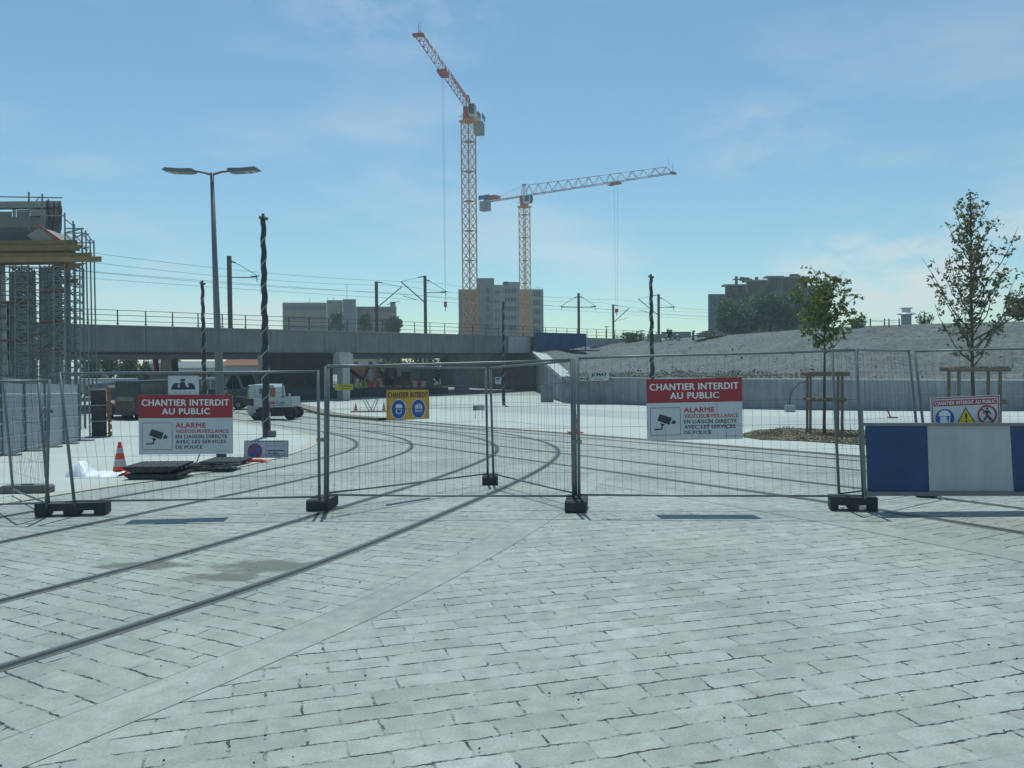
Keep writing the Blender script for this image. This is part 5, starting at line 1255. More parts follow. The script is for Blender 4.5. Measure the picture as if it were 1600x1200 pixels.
pallet_stack(335, 735, .9, 1, 'single black plastic mat lying before the street lamp', .12, .10)
pallet_stack(355, 727, .9, 1, 'black plastic mat with an orange offcut on top', -.04, .15)
b = W_(348, 720, .25); r = thing('orange_lamp', 'orange warning lamp lying on the black mat at the lamp post foot', 'lamp', b)
mb = MB(); mb.prism([(-.1, 0), (.1, 0), (.13, .06), (.06, .2), (-.07, .2), (-.12, .06)], -.06, .06, lambda u, v, q: (u, q, v)); mb.build('body', C_ORANGE, r, bevel=.015)
mb = MB(); mb.bar((-.05, 0, .2), (.05, 0, .2), .03, 8); mb.build('handle', C_BLACK, r)
b = W_(400, 723); r = thing('orange_strip', 'flat orange plastic strip by the kerb', 'plastic strip', b, .1)
mb = MB(); mb.prism([(-.18, 0), (.3, .0), (.12, .05), (-.18, .06)], -.06, .06, lambda u, v, q: (u, q, v + .005)); mb.build('strip', C_ORANGE, r)
b = W_(306, 728); mb = MB(b); mb.bar(b, b + Vector((.12, .1, .42)), .015, 6); mb.bar(b + Vector((-.3, .3, .02)), b + Vector((.5, -.1, .02)), .02, 6); tag(mb.build('steel_rod', C_TUBE), 'thin steel rod leaning on the mats below the left alarm sign', 'rod')
for k, (x, y, n) in enumerate(((332, 738, 5), (300, 742, 4))):
    r = thing('black_hose', ('loops of black hose on the mats by the street lamp', 'short black hose trailing over the kerb')[k], 'hose', W_(x, y), 0)
    mb = MB()
    for q in range(n): mb.tube([Vector((math.cos(a * .4 + q) * (.35 + .04 * q) - .1, math.sin(a * .4 + q) * .22, .12 + .02 * math.sin(a))) for a in range(12)], .014, 5)
    mb.build('hose', C_RUBBER, r)
# no-parking board on the pavement
r, w, h = board('parking_sign', 'white no-parking board standing on the pavement, upper part behind the fence mesh', W_(381, 716), W_(450, 716), W_(381, 716) + Vector((0, .05, .42)), W_(450, 716) + Vector((0, .05, .42)), .02, mat('board_pale_grey', (0.42, 0.44, 0.48), 0.5), off=0)
kx = w / 370
mb = MB(); cx, cz = w * .25, h * .36; disc(mb, cx, cz, 62 * kx, -.003, 0); disc(mb, cx, cz, 50 * kx, -.005, 1)
d_ = 36 * kx; t_ = 6 * kx; mb.face([(cx - d_ - t_, -.007, cz + d_ - t_), (cx - d_ + t_, -.007, cz + d_ + t_), (cx + d_ + t_, -.007, cz - d_ + t_), (cx + d_ - t_, -.007, cz - d_ - t_)], 0); mb.build('no_parking_disc', [C_RED, C_BLUE], r, fixn=False)
mb = MB()
for (x0, x1, z0, z1) in ((.49, .93, .66, .68), (.49, .93, .1, .12), (.49, .497, .1, .68), (.925, .93, .1, .68), (.53, .9, .36, .44), (.55, .62, .2, .28), (.66, .78, .2, .28)): rect(mb, w * x0, w * x1, h * z0, h * z1, -.003)
for k in range(9): rect(mb, w * (.14 + k * .085), w * (.19 + k * .085), h * .9, h * .95, -.003)
mb.build('printed_box', mat('print_blue', (0.05, 0.08, 0.22), 0.5), r)
mb = MB()
for (x0, x1, z0, z1) in ((0, .01, 0, 1), (.985, 1, 0, 1), (0, 1, .975, 1)): rect(mb, w * x0, w * x1, h * z0, h * z1, -.004)
mb.build('border', C_TUBE, r)
# street plate on the road
r, w, h = board('road_plate', 'small grey plate standing on the road beyond the folded fence', P(739, 641.5, 45), P(757, 641, 45), P(739, 633.5, 45), P(757, 633, 45), .03, C_CONC, off=0)
mb = MB(); rect(mb, w * .06, w * .32, h * .55, h * .85, -.004); rect(mb, w * .06, w * .32, h * .15, h * .4, -.004); mb.build('printed_mark', M_DKT, r)
for x in (.2, .8): mb = MB(); mb.bar((w * x, .01, 0), (w * x, .01, -1.0), .02); mb.build('leg', C_TUBE, r)
# trestle with red and white poles
b = W_(578, 645); r = thing('trestle', 'folding trestle on a timber pallet between two cones', 'trestle', b)
mb = MB(); mb.bar((0, 0, .0), (-.45, 0, .85), .04); mb.bar((.0, 0, 0), (.4, .05, .9), .04); mb.bar((.12, .4, 0), (-.33, .4, .85), .04); mb.bar((.12, .4, 0), (.5, .45, .9), .04); mb.build('trestle_leg', C_CONCL, r)
mb = MB(); mb.box((-.1, .2, .05), (2.3, .8, .1)); mb.build('pallet', C_WOOD, r)
# wall foot things
b = P(1238, 641, 50.5); b.z = gz(50) + .05; r = thing('valve_box', 'grey valve box with a tall curved black pipe before the retaining wall', 'box', b)
mb = MB(); mb.box((-.15, 0, .2), (.55, .4, .42)); mb.build('casing', C_CONC, r, bevel=.02)
s_ = b.y / FPX; mb = MB(); mb.tube([Vector((x * s_, -.2 + .01 * y, y * s_)) for x, y in ((-5, 6), (-5, 18), (-2, 27), (3, 35), (9, 41), (15, 45), (22, 46), (30, 45))], .028, 6); mb.build('pipe', C_RUBBER, r, smooth=True)
b = P(855, 622, 66); b.z = gz(66) + .05; r = thing('drain_box', 'small dark box at the foot of the wing wall corner', 'box', b)
mb = MB(); mb.prism([(-.5, 0), (.5, 0), (.5, 1.2), (.2, 1.45), (-.3, 1.45), (-.5, 1.1)], -.3, .3, lambda u, v, q: (u, q, v)); mb.build('casing', C_TUBE, r)
M_DULLR = mat('dull_red_plastic', (0.25, 0.06, 0.05), 0.7)
b = W_(1395, 655, .06); r = thing('broken_post', 'leaning red post on its base on the pavement at right', 'post', b)
mb = MB(); mb.bar((-.12, 0, .05), (-.3, 0, .5), .035, 8); mb.build('post', M_DULLR, r); mb = MB(); mb.box((0, 0, .03), (.4, .3, .05)); mb.build('base', M_DULLR, r)
# poster panel on dark abutment
r = thing('notice_board', 'pale grey notice board in the shade under the right end of the bridge', 'board', P(721, 612, 90)); mb = MB(r.location); bq(mb, 710, 733, 582, 612, 90, .2); mb.build('panel', mat('notice_grey', (0.24, 0.26, 0.29), 0.7), r)
mb = MB(r.location); bq(mb, 712, 714, 612, 630, 90.05, .1); mb.build('leg', C_TUBE, r); mb = MB(r.location); bq(mb, 729, 731, 612, 630, 90.05, .1); mb.build('leg', C_TUBE, r); mb = MB(r.location); bq(mb, 719.5, 722, 594, 597, 89.95, .04); mb.build('printed_mark', C_TUBE, r)

# ================================================================ SITE HOARDING AND STILLAGE
ha, hb = Vector((-12.0, 14.0, 0)), G(124, 690); hb = Vector((hb.x, hb.y, 0)); 
hr = thing('site_hoarding', 'ribbed white steel hoarding running away at the left edge', 'hoarding', (hb.x, hb.y, gz(hb.y)))
dv = hb - ha; n = 9; mb = MB(hr.location); rb = MB(hr.location); ps = MB(hr.location)
dn = Vector((dv.y, -dv.x, 0)).normalized()
for k in range(n):
    a, b = ha + dv * k / n, ha + dv * (k + .995) / n; za, zb_ = gz(a.y) + PH, gz(b.y) + PH
    prof = [(0, 0)]; 
    for q in range(5): z = q * .38 + .02; prof += [(0, z + .03), (.035, z + .05), (.035, z + .09), (0, z + .11)]
    prof.append((0, 1.93))
    for (d0_, z0), (d1_, z1) in zip(prof, prof[1:]):
        mb.face([Vector((a.x, a.y, za + z0)) + dn * d0_, Vector((b.x, b.y, zb_ + z0)) + dn * d0_, Vector((b.x, b.y, zb_ + z1)) + dn * d1_, Vector((a.x, a.y, za + z1)) + dn * d1_])
    ps = MB(hr.location); ps.bar(Vector((b.x, b.y, zb_ - .1)) + dn * .03, Vector((b.x, b.y, zb_ + 1.95)) + dn * .03, .03, 6)
    ps.box(Vector((b.x, b.y, zb_ - .03)) + dn * .2, (.5, .25, .14)); ps.build('post', C_STEEL, hr)
mb.build('sheet', mat('white_lacquered_steel', (0.32, 0.37, 0.40), 0.4, 0, 0.07, 2), hr, fixn=False)
b = G(138, 685); b.y += .8; r = thing('steel_stillage', 'dark steel cage of formwork parts with a rusty orange edge, at the hoarding end', 'cage', (b.x, b.y, gz(b.y) + PH), R(27)); s_ = b.y / FPX
mb = MB(); mb.box((0, 0, .9), (.5, 1.2, 1.7)); mb.build('dark_load', mat('dark_load', (0.045, 0.04, 0.04), 0.8, 0, 0.4, 4), r)
mb = MB()
for x in (-.31, .34):
    for y in (-.7, .7): mb.bar((x, y, 0), (x, y, 1.85), .04)
for z in (.05, .62, 1.2, 1.82): mb.bar((-.31, -.7, z), (.34, -.7, z), .03); mb.bar((-.31, .7, z), (.34, .7, z), .03); mb.bar((-.31, -.7, z), (-.31, .7, z), .03)
mb.build('frame', C_TUBE, r)
mb = MB()
for k in range(7): mb.box((.37, -.72, .14 + k * .26), (.09, .09, .17))
mb.bar((.33, -.74, 0), (.33, -.74, 1.85), .05); mb.build('rusty_edge', mat('rust', (0.22, 0.09, 0.03), 0.9, 0, 0.3, 9), r)

# ================================================================ UNFINISHED STRUCTURE WITH SCAFFOLD
ub = P(50, 600, 40); ub.z = gz(40)
us = thing('unfinished_viaduct_pier', 'unfinished concrete structure above yellow formwork beams at the left edge', 'building', ub); o_ = us.location
def sl(mb, x0, x1, y0, y1, Y, th, tilt=0):
    a, b = P(x0, y1, Y), P(x1, y1, Y); z0, z1 = a.z, P(x0, y0, Y).z; i = len(mb.v)
    kx_ = (b.x / Y) * 1.0 if x1 < 400 else 0.0
    c = [Vector((a.x, Y, z0)), Vector((b.x, Y, z0)), Vector((b.x, Y, z1)), Vector((a.x, Y, z1))]; mb.v += c + [p + Vector((th * kx_, th, 0)) for p in c]
    for k in ((0, 1, 2, 3), (7, 6, 5, 4), (0, 4, 5, 1), (1, 5, 6, 2), (2, 6, 7, 3), (3, 7, 4, 0)): mb.f.append([i + j for j in k]); mb.m.append(0)
M_NEWC = mat('fresh_concrete', (0.30, 0.29, 0.27), 0.85, 0, 0.15, .8)
mb = MB(o_); sl(mb, -260, 96, 317, 327, 40.5, .5); sl(mb, 47, 96, 327.3, 337, 40.5, .5); sl(mb, 64, 96, 337.3, 382, 40.5, .5); sl(mb, -260, 63.6, 341, 362, 41.5, .5); sl(mb, 20, 25, 327.3, 340.7, 40.6, .3); sl(mb, -260, 19, 333, 340.8, 41.6, .3); sl(mb, 26, 46, 328, 340.7, 41.6, .3); mb.build('concrete_wall', M_NEWC, us)
mb = MB(o_); sl(mb, -260, 60, 358, 377.6, 39, 7); 
mb.build('slab', mat('dark_formwork_sheet', (0.10, 0.12, 0.125), 0.8), us)
mb = MB(o_)
i = len(mb.v); c = [P(62, 355, 38.5), P(70, 360, 38.5), P(97, 377, 38.5), P(54, 377, 38.5), P(42, 368, 38.5)]; 
mb.prism([(p.x, p.z) for p in c], 38.5, 41, lambda u, v, q: (u, q, v)); mb.build('haunch', M_NEWC, us)
mb = MB(o_); mb.bar(P(60, 353, 38.45), P(66, 356, 38.45), .1); mb.bar(P(66, 356, 38.45), P(96, 377, 38.45), .07); mb.build('red_edge_board', mat('red_board', (0.4, 0.05, 0.05), 0.6), us)
mb = MB(o_); sl(mb, -260, 14, 412, 640, 42.5, 1); sl(mb, 19, 61, 425, 640, 42.8, 1); sl(mb, 65, 101, 420, 620, 43.5, 1); sl(mb, 14.2, 18.8, 470, 640, 43, .5)
mb.build('column', mat('mottled_concrete', (0.42, 0.43, 0.42), 0.9, 0, 0.35, .9, streak=.35), us)
mb = MB(o_)
random.seed(4)
for k in range(26):
    x = 72 + random.random() * 24; yb = 345 + random.random() * 35; mb.bar(P(x, yb, 40 + random.random()), P(x + random.uniform(-3, 3), 308 + random.random() * 14 + (x - 70) * .25, 40 + random.random()), .02)
mb.build('rebar', mat('rusty_rebar', (0.12, 0.07, 0.06), 0.9), us)
for x0, x1, y0, y1, Y, d_, lb in ((-260, 121, 378, 385.5, 37.6, 5, 'topmost yellow formwork beam under the slab'), (-260, 125, 386, 394.5, 37.2, 5, 'second yellow formwork beam from the top'), (-260, 144, 398.2, 404, 36.9, 5, 'third yellow formwork beam, projecting right'), (-260, 159, 404.3, 412, 36.4, .35, 'longest yellow formwork beam, its end sticking out over the scaffold')):
    mb = MB(P(40, 400, Y)); sl(mb, x0, x1, y0, y1, Y, .22)
    k = 0
    while k < d_ - .5: 
        k += .9; sl(mb, x0, x1 - k * 1.5, y0 + .3, y1 - .2, Y + k, .18)
    tag(mb.build('formwork_beam', C_TIMB), lb, 'beam', 'yellow formwork beams')
mb = MB(P(60, 400, 37)); sl(mb, -260, 118, 394.8, 398, 37.8, 4.5)
for k in range(10): mb.prism([(P(118 + 0, 413, 37).x - k * .45, P(100, 413, 37).z), (P(142, 413, 37).x - k * .45, P(100, 413, 37).z), (P(108, 424, 37).x - k * .45, P(100, 426, 37).z)], 36.6 + k * .1, 36.7 + k * .1, lambda u, v, q: (u, q, v)) if k < 3 else None
tag(mb.build('formwork_deck', mat('brown_ply', (0.16, 0.10, 0.055), 0.8)), 'brown plywood formwork deck between the yellow beams', 'deck')
def scaffold(name, label, xs, ys_top, ybot, Y, depth, lift, brace=True, planks=(), group='scaffold towers'):
    r = thing(name, label, 'scaffold', P(xs[0], ybot, Y), 0, group); o = r.location
    st_, lg, br2 = MB(o), MB(o), MB(o); kx_ = P(xs[-1], ybot, Y).x / Y * .75
    for x, yt in zip(xs, ys_top):
        for dY in (0, depth):
            a, b = P(x, ybot, Y), P(x, yt, Y); a.z = gz(Y); d = Vector((dY * kx_, dY, 0)); st_.bar(a + d, b + d, .038, 6)
    yb = ybot; ks = []; y = max(ys_top) + 4
    while y < ybot: ks.append(y); y += lift
    for y in ks:
        for dY in (0, depth): lg.bar(P(xs[0], y, Y) + Vector((dY * kx_, dY, 0)), P(xs[-1], y, Y) + Vector((dY * kx_, dY, 0)), .028, 5)
        for x in xs: lg.bar(P(x, y, Y), P(x, y, Y) + Vector((depth * kx_, depth, 0)), .028, 5)
    if brace:
        for i, (y0, y1) in enumerate(zip(ks, ks[1:])):
            for j, (x0, x1) in enumerate(zip(xs, xs[1:])):
                if (i + j) % 2: br2.bar(P(x0, y0, Y) - Vector((0, .04, 0)), P(x1, y1, Y) - Vector((0, .04, 0)), .022, 5)
                else: br2.bar(P(x1, y0, Y) - Vector((0, .04, 0)), P(x0, y1, Y) - Vector((0, .04, 0)), .022, 5)
    st_.build('standard', C_TUBE, r); lg.build('ledger', C_TUBE, r); br2.build('brace', C_TUBE, r)
    if planks:
        mb = MB(o)
        for y, x0, x1 in planks: sl(mb, x0, x1, y, y + 2.2, Y + .05, depth - .1)
        mb.build('plank', mat('plank_red_brown', (0.20, 0.09, 0.07), 0.8), r)
    return r
scaffold('scaffold_tower', 'narrow braced scaffold tower at the right edge of the unfinished structure', (109, 124.5), (414, 414), 600, 37, 1.4, 13, planks=((436, 96, 122),))
scaffold('scaffold_tower', 'wide scaffold tower under the middle of the yellow formwork beams', (62, 77, 95), (413, 413, 413), 640, 37.5, 2.2, 15)
scaffold('scaffold_tower', 'scaffold tower under the formwork cut by the left picture edge', (-40, -12, 15, 34), (413, 413, 413, 413), 640, 38, 2.2, 19)
scaffold('scaffold_tower', 'closely braced scaffold tower just left of the right-hand one', (84, 101), (413, 413), 610, 36.6, 1.2, 11, planks=((452, 62, 100), (500, 62, 100), (545, 62, 100)))
scaffold('scaffold_tower', 'front scaffold tower near the left picture edge, before the pale column', (24, 44), (413, 413), 640, 37, 1.2, 12, planks=((470, 0, 44), (530, 0, 44)))
scaffold('scaffold_tower', 'rear scaffold tower deep behind the front towers', (20, 45, 70, 102), (415, 415, 415, 415), 620, 41, 1.6, 17)
r = scaffold('guardrail_scaffold', 'stepped guard-rail scaffold tubes above the yellow beams', (101, 114, 127.5, 134), (332, 345, 358, 360), 398, 37.4, 3, 60, False, group=None)
mb = MB(r.location)
for a, b in (((101, 342), (114, 352)), ((103, 363), (131, 357)), ((101, 357), (131, 357)), ((115, 373), (128, 366)), ((105, 370), (112, 376)), ((131, 365), (139, 366)), ((131, 387), (139, 386)), ((122, 384), (137, 391)), ((64, 337), (101, 337))):
    mb = MB(r.location); mb.bar(P(*a, 37.4), P(*b, 37.4), .03, 5); mb.build('guard_tube', C_TUBE, r)
r = thing('guardrail_scaffold', 'tall tube guard-rail in front of the concrete wall top at the left edge', 'scaffold', P(45, 358, 38)); mb = MB(r.location)
for x, yt in ((45, 300), (66, 303), (-30, 300)): mb.bar(P(x, 359, 38), P(x, yt, 38), .045, 6)
mb.bar(P(-80, 306, 38), P(97, 309, 38), .03, 6); mb.bar(P(62, 307, 37.9), P(26, 357, 37.9), .025, 6); mb.bar(P(-80, 330, 38), P(66, 332, 38), .02, 6); mb.build('tube', C_TUBE, r)

# ================================================================ VEHICLES
def wheel(parent, x, y, z, rad, wd):
    mb = MB(); mb.bar((x, y - wd / 2, z), (x, y + wd / 2, z), rad, 18); w = mb.build('wheel', C_TYRE, parent, bevel=.0)
    mb = MB(); mb.bar((x, y - wd / 2 - .01, z), (x, y + wd / 2 + .01, z), rad * .5, 12); mb.build('rim', C_TUBE, w)
def van(label, loc, rz, body_m, L_=4.8, H=1.95, Wd=1.85, kind='van', group=None, name='parked_van'):
    r = thing(name, label, kind, loc, rz, group)
    if kind == 'van': pr = [(-L_ / 2, .35), (L_ / 2, .35), (L_ / 2 + .02, .85), (L_ / 2 - .12, 1.05), (L_ / 2 - .75, 1.15), (L_ / 2 - 1.45, H - .08), (L_ / 2 - 1.8, H), (-L_ / 2 + .1, H), (-L_ / 2, H - .2)]
    else: pr = [(-L_ / 2, .3), (L_ / 2, .3), (L_ / 2, .7), (L_ / 2 - .15, .85), (L_ / 2 - 1.05, .95), (L_ / 2 - 1.85, H - .03), (-L_ / 2 + 1.1, H), (-L_ / 2 + .35, H - .35), (-L_ / 2, .95)]
    mb = MB(); mb.prism(pr, -Wd / 2, Wd / 2, lambda u, v, q: (u, q * (1 - .06 * max(0, v - 1)), v)); mb.build('body', body_m, r, bevel=.06)
    zt = H - .17; zb = 1.12 if kind == 'van' else .98; xf = L_ / 2 - 1.0; xr = -L_ / 2 + .35
    for s in (-1, 1):
        q = s * (Wd / 2 + .004); mb = MB()
        for x0, x1, sl_ in ((xf - .95, xf, .55), (xf - 2.0, xf - 1.03, 0), (xr, xf - 2.1, 0)):
            if x1 > x0: mb.face([(x0, q, zb), (x1, q, zb), (x1 - sl_, q * .95, zt), (x0, q * .95, zt)])
        mb.build('side_window', C_GLASS, r, fixn=False)
    mb = MB(); (xa, za), (xb, zb2) = (pr[4], pr[5])
    mb.face([(xa - .08, -Wd * .43, za + .08), (xa - .08, Wd * .43, za + .08), (xb + .05, Wd * .40, zb2 - .06), (xb + .05, -Wd * .40, zb2 - .06)]); v = [p + Vector((.03, 0, .03)) for p in mb.v]; mb.v = v; mb.build('windscreen', C_GLASS, r, fixn=False)
    mb = MB(); mb.face([(-L_ / 2 - .015, -Wd * .4, zb + .05), (-L_ / 2 - .015, Wd * .4, zb + .05), (-L_ / 2 - .0 + (.05 if kind == 'van' else .3), Wd * .38, zt), (-L_ / 2 + (.05 if kind == 'van' else .3), -Wd * .38, zt)]); mb.build('rear_window', C_GLASS, r, fixn=False)
    for x in (-L_ / 2 + .8, L_ / 2 - .85):
        for y in (-Wd / 2 + .08, Wd / 2 - .08): wheel(r, x, y, .33, .33, .22)
    for s in (-1, 1):
        mb = MB(); mb.box((-L_ / 2 - .01, s * Wd * .42, .95), (.05, .14, .35)); mb.build('tail_light', mat('tail_red', (0.4, 0.02, 0.02), 0.3), r)
        mb = MB(); mb.box((L_ / 2 - .05, s * Wd * .38, .78), (.12, .3, .14)); mb.build('headlight', mat('headlamp', (0.6, 0.62, 0.62), 0.15), r)
    mb = MB(); mb.box((-L_ / 2 - .03, 0, .42), (.1, Wd * .9, .16)); mb.box((L_ / 2 + .02, 0, .42), (.1, Wd * .9, .16)); mb.build('bumper', C_BLACK, r)
    return r
def gr(x, Y): p = P(x, 650, Y); return Vector((p.x, Y, gz(Y)))
M_CAB0 = mat('white_van_paint', (0.50, 0.52, 0.52), 0.35); M_REDC = mat('red_car_paint', (0.33, 0.02, 0.02), 0.35)
M_BLKC = mat('black_car_paint', (0.010, 0.010, 0.012), 0.45); M_SIL = mat('silver_paint', (0.38, 0.42, 0.44), 0.3, 0.3); M_NVC = mat('dark_van_paint', (0.03, 0.035, 0.045), 0.3); M_GRV = mat('grey_van_paint', (0.035, 0.04, 0.045), 0.5)
van('black van parked before the bridge, right of the rusty cage', gr(188, 51) + Vector((0, 0, PH)), R(-52), M_BLKC, 4.7, 2.05, 1.95)
van('silver car parked beyond the black van', gr(216, 59) + Vector((0, 0, PH)), R(-18), M_SIL, 4.6, 2.15, 1.9, 'car', name='parked_car')
van('dark grey van behind the eagle board', gr(253, 50) + Vector((0, 0, PH)), R(60), M_GRV, 4.9, 2.35, 2.0)
r = thing('flatbed_trailer', 'pale flatbed trailer beside the black van, mostly behind the alarm sign', 'trailer', gr(237, 49.6) + Vector((0, 0, PH))); mb = MB(); mb.box((.2, 0, 1.05), (2.9, 2.0, .34)); mb.build('bed', mat('trailer_cream', (0.45, 0.47, 0.44), 0.7), r, bevel=.02)
mb = MB(); mb.box((0, 0, .7), (2.2, 1.2, .3)); mb.build('chassis', C_BLACK, r)
for y in (-.8, .8): wheel(r, -.3, y, .35, .35, .25); wheel(r, .5, y, .35, .35, .25)
for lb, x, Y, rz_, m_, L_, H_, k_ in (('white van under the bridge, seen between eagle board and lamp post', 318, 63, 25, M_CAB0, 4.9, 2.3, 'van'), ('white van behind the dark-clothed person', 371, 73, -30, M_CAB0, 5.0, 2.4, 'van'), ('small dark car below the lamp post, under the bridge', 350, 60, 10, M_NVC, 4.0, 1.5, 'car'), ('red and dark van farther back left of the tipper lorry', 338, 84, 35, M_REDC, 5.0, 2.4, 'van'), ('distant white car left of the silver car', 176, 82, 5, M_CAB0, 4.2, 1.5, 'car'), ('distant silver car beyond the street trees', 150, 88, 0, M_SIL, 4.2, 1.5, 'car'), ('white van behind the dark grey van', 280, 70, 75, M_CAB0, 5.0, 2.5, 'van')):
    van(lb, gr(x, Y) + Vector((0, 0, PH)), R(rz_), m_, L_, H_, 1.85, k_, name='parked_van' if k_ == 'van' else 'parked_car')
# tipper lorry
tl_ = gr(419.5, 46.5); r = thing('tipper_lorry', 'white tipper lorry with lettering on its side, parked by the tallest wrapped pole', 'lorry', tl_, R(0)); s_ = 47.5 / FPX
def TX(x): return (x - 421) * s_
def TZ(y): return (657.5 - y) * s_
M_LW = mat('lorry_white', (0.42, 0.46, 0.46), 0.4, 0, 0.05)
mb = MB(); mb.prism([(TX(386), TZ(651)), (TX(427), TZ(651)), (TX(431), TZ(622)), (TX(429), TZ(607)), (TX(425), TZ(603)), (TX(391), TZ(603)), (TX(388.5), TZ(608)), (TX(387), TZ(626))], .4, 2.3, lambda u, v, q: (u, q, v)); cb_ = mb.build('cab', M_LW, r, bevel=.06)
mb = MB(); rect(mb, TX(404.5), TX(412), TZ(617), TZ(609), .38); rect(mb, TX(420.5), TX(427.5), TZ(620), TZ(609), .38); mb.build('window', C_GLASS, cb_, fixn=False)
mb = MB(); mb.box((TX(426), .36, TZ(615)), (.22, .04, .48)); mb.box((TX(427), .36, TZ(611.5)), (.12, .06, .1)); mb.build('warning_panel', mat('red_panel', (0.4, 0.08, 0.05), 0.4), r)
mb = MB(); mb.box((TX(423), .9, TZ(634)), (TX(457) - TX(403) + .1, 2.3, TZ(623.5) - TZ(636.5)));
bx0, bx1 = TX(402), TX(457); zt, zb = TZ(623), TZ(637)
mb = MB()
for y in (-.3, 1.75): mb.box(((bx0 + bx1) / 2, y, (zt + zb) / 2), (bx1 - bx0, .07, zt - zb))
for x in (bx0, bx1): mb.box((x, .725, (zt + zb) / 2), (.07, 1.97, zt - zb))
mb.box(((bx0 + bx1) / 2, .725, zb + .03), (bx1 - bx0 - .1, 1.97, .06)); mb.box((bx1 - .03, -.3, zt + .1), (.1, .1, .3)); mb.build('tipper_body', M_LW, r)
mb = MB(); [rect(mb, TX(420 + k * 2.4), TX(421.7 + k * 2.4), TZ(632.6), TZ(628), -.345) for k in range(6)]; mb.build('faded_lettering', M_REDT, r); text_mesh('Cars', 'lettering', TX(436), TX(449), TZ(633), TZ(627), -.345, mat('lettering_blue', (0.03, 0.08, 0.3), 0.5), r, .02)
mb = MB(); rect(mb, TX(420), TX(447), TZ(634.6), TZ(634), -.345); mb.build('blue_line', MATS['lettering_blue'], r)
mb = MB(); mb.box((TX(453), -.34, TZ(633)), (.12, .02, .12)); mb.build('side_lamp', mat('amber', (0.6, 0.3, 0.02), 0.4), r)
mb = MB(); mb.box((TX(423), .8, TZ(643)), (TX(455) - TX(390), 1.0, .3)); mb.box((TX(450), .8, TZ(649)), (.5, 2, .12)); mb.build('chassis', C_BLACK, r)
mb = MB(); mb.box((TX(396), .3, TZ(640.5)), (TX(405) - TX(388), .3, TZ(635) - TZ(647))); mb.build('tool_box', mat('pale_box', (0.36, 0.38, 0.42), 0.5), r, bevel=.02)
mb = MB(); mb.bar((TX(437.5), .8, TZ(637)), (TX(437.5), .8, TZ(600)), .035); mb.bar((TX(431), .8, TZ(602)), (TX(437.5), .8, TZ(602)), .02); mb.bar((TX(434), 1.6, TZ(637)), (TX(431), 1.6, TZ(605)), .03); mb.build('headboard_rail', C_STEEL, r)
mb = MB(); mb.box((TX(392.5), .35, TZ(630)), (.3, .12, .35)); mb.box((TX(399), .2, TZ(632)), (.35, .3, .22)); mb.build('mirror', C_BLACK, r)
for x in (391, 443): 
    for y in (.56, 2.0): wheel(r, TX(x) + .3, y, .34, .35, .3)
mb = MB(); mb.box((TX(421), .2, TZ(646)), (TX(438) - TX(398), .1, .42)); mb.build('side_guard', C_BLACK, r)
# excavator
eb = gr(617, 86); r = thing('excavator', 'small dark excavator with raised arm on the site beyond the bridge', 'excavator', eb, 0); s_ = 86 / FPX
mb = MB()
for y in (-1.0, 1.0): mb.prism([(-1.4, 0), (1.4, 0), (1.7, .35), (1.4, .7), (-1.4, .7), (-1.7, .35)], y - .25, y + .25, lambda u, v, q: (u, q, v))
mb.build('track', C_BLACK, r); M_EX = mat('excavator_brown', (0.16, 0.09, 0.04), 0.6)
mb = MB(); mb.prism([(-.9, .85), (1.6, .85), (1.6, 1.75), (.2, 1.85), (-.9, 1.5)], -1.1, 1.1, lambda u, v, q: (u, q, v)); mb.build('engine_house', M_EX, r, bevel=.05)
mb = MB(); mb.prism([(-1.1, 1.0), (.1, 1.0), (.1, 2.7), (-.7, 2.75), (-1.1, 2.0)], -1.1, -.1, lambda u, v, q: (u, q, v)); c_ = mb.build('cab', M_EX, r, bevel=.05); mb = MB(); mb.box((-.45, -1.11, 2.05), (.8, .03, .9)); mb.build('window', C_GLASS, c_)
mb = MB(); mb.tube([(-.9, .2, 1.3), (-1.9, .2, 3.0), (-2.6, .2, 3.1)], .16, 5); mb.tube([(-2.6, .2, 3.1), (-3.3, .2, 1.6)], .12, 5); mb.build('arm', M_EX, r); mb = MB(); mb.prism([(-3.5, 1.6), (-3.0, 1.6), (-2.8, 1.0), (-3.3, .8), (-3.7, 1.1)], -.2, .6, lambda u, v, q: (u, q, v)); mb.build('bucket', C_TUBE, r)
# conveyor
r = thing('conveyor', 'dark sloping conveyor boom just right of the white bridge pier', 'conveyor', gr(560, 84)); o = r.location; mb = MB(o); a, b = P(543, 575, 84), P(575, 598, 84); mb.bar(a, b, .22); mb.build('boom', C_BLACK, r); mb = MB(o)
for t in (.25, .8): c = a.lerp(b, t); mb.bar(c, Vector((c.x, c.y + .5, -1.25)), .06); mb.bar(c, Vector((c.x, c.y - .5, -1.25)), .06)
mb.build('leg', C_TUBE, r)
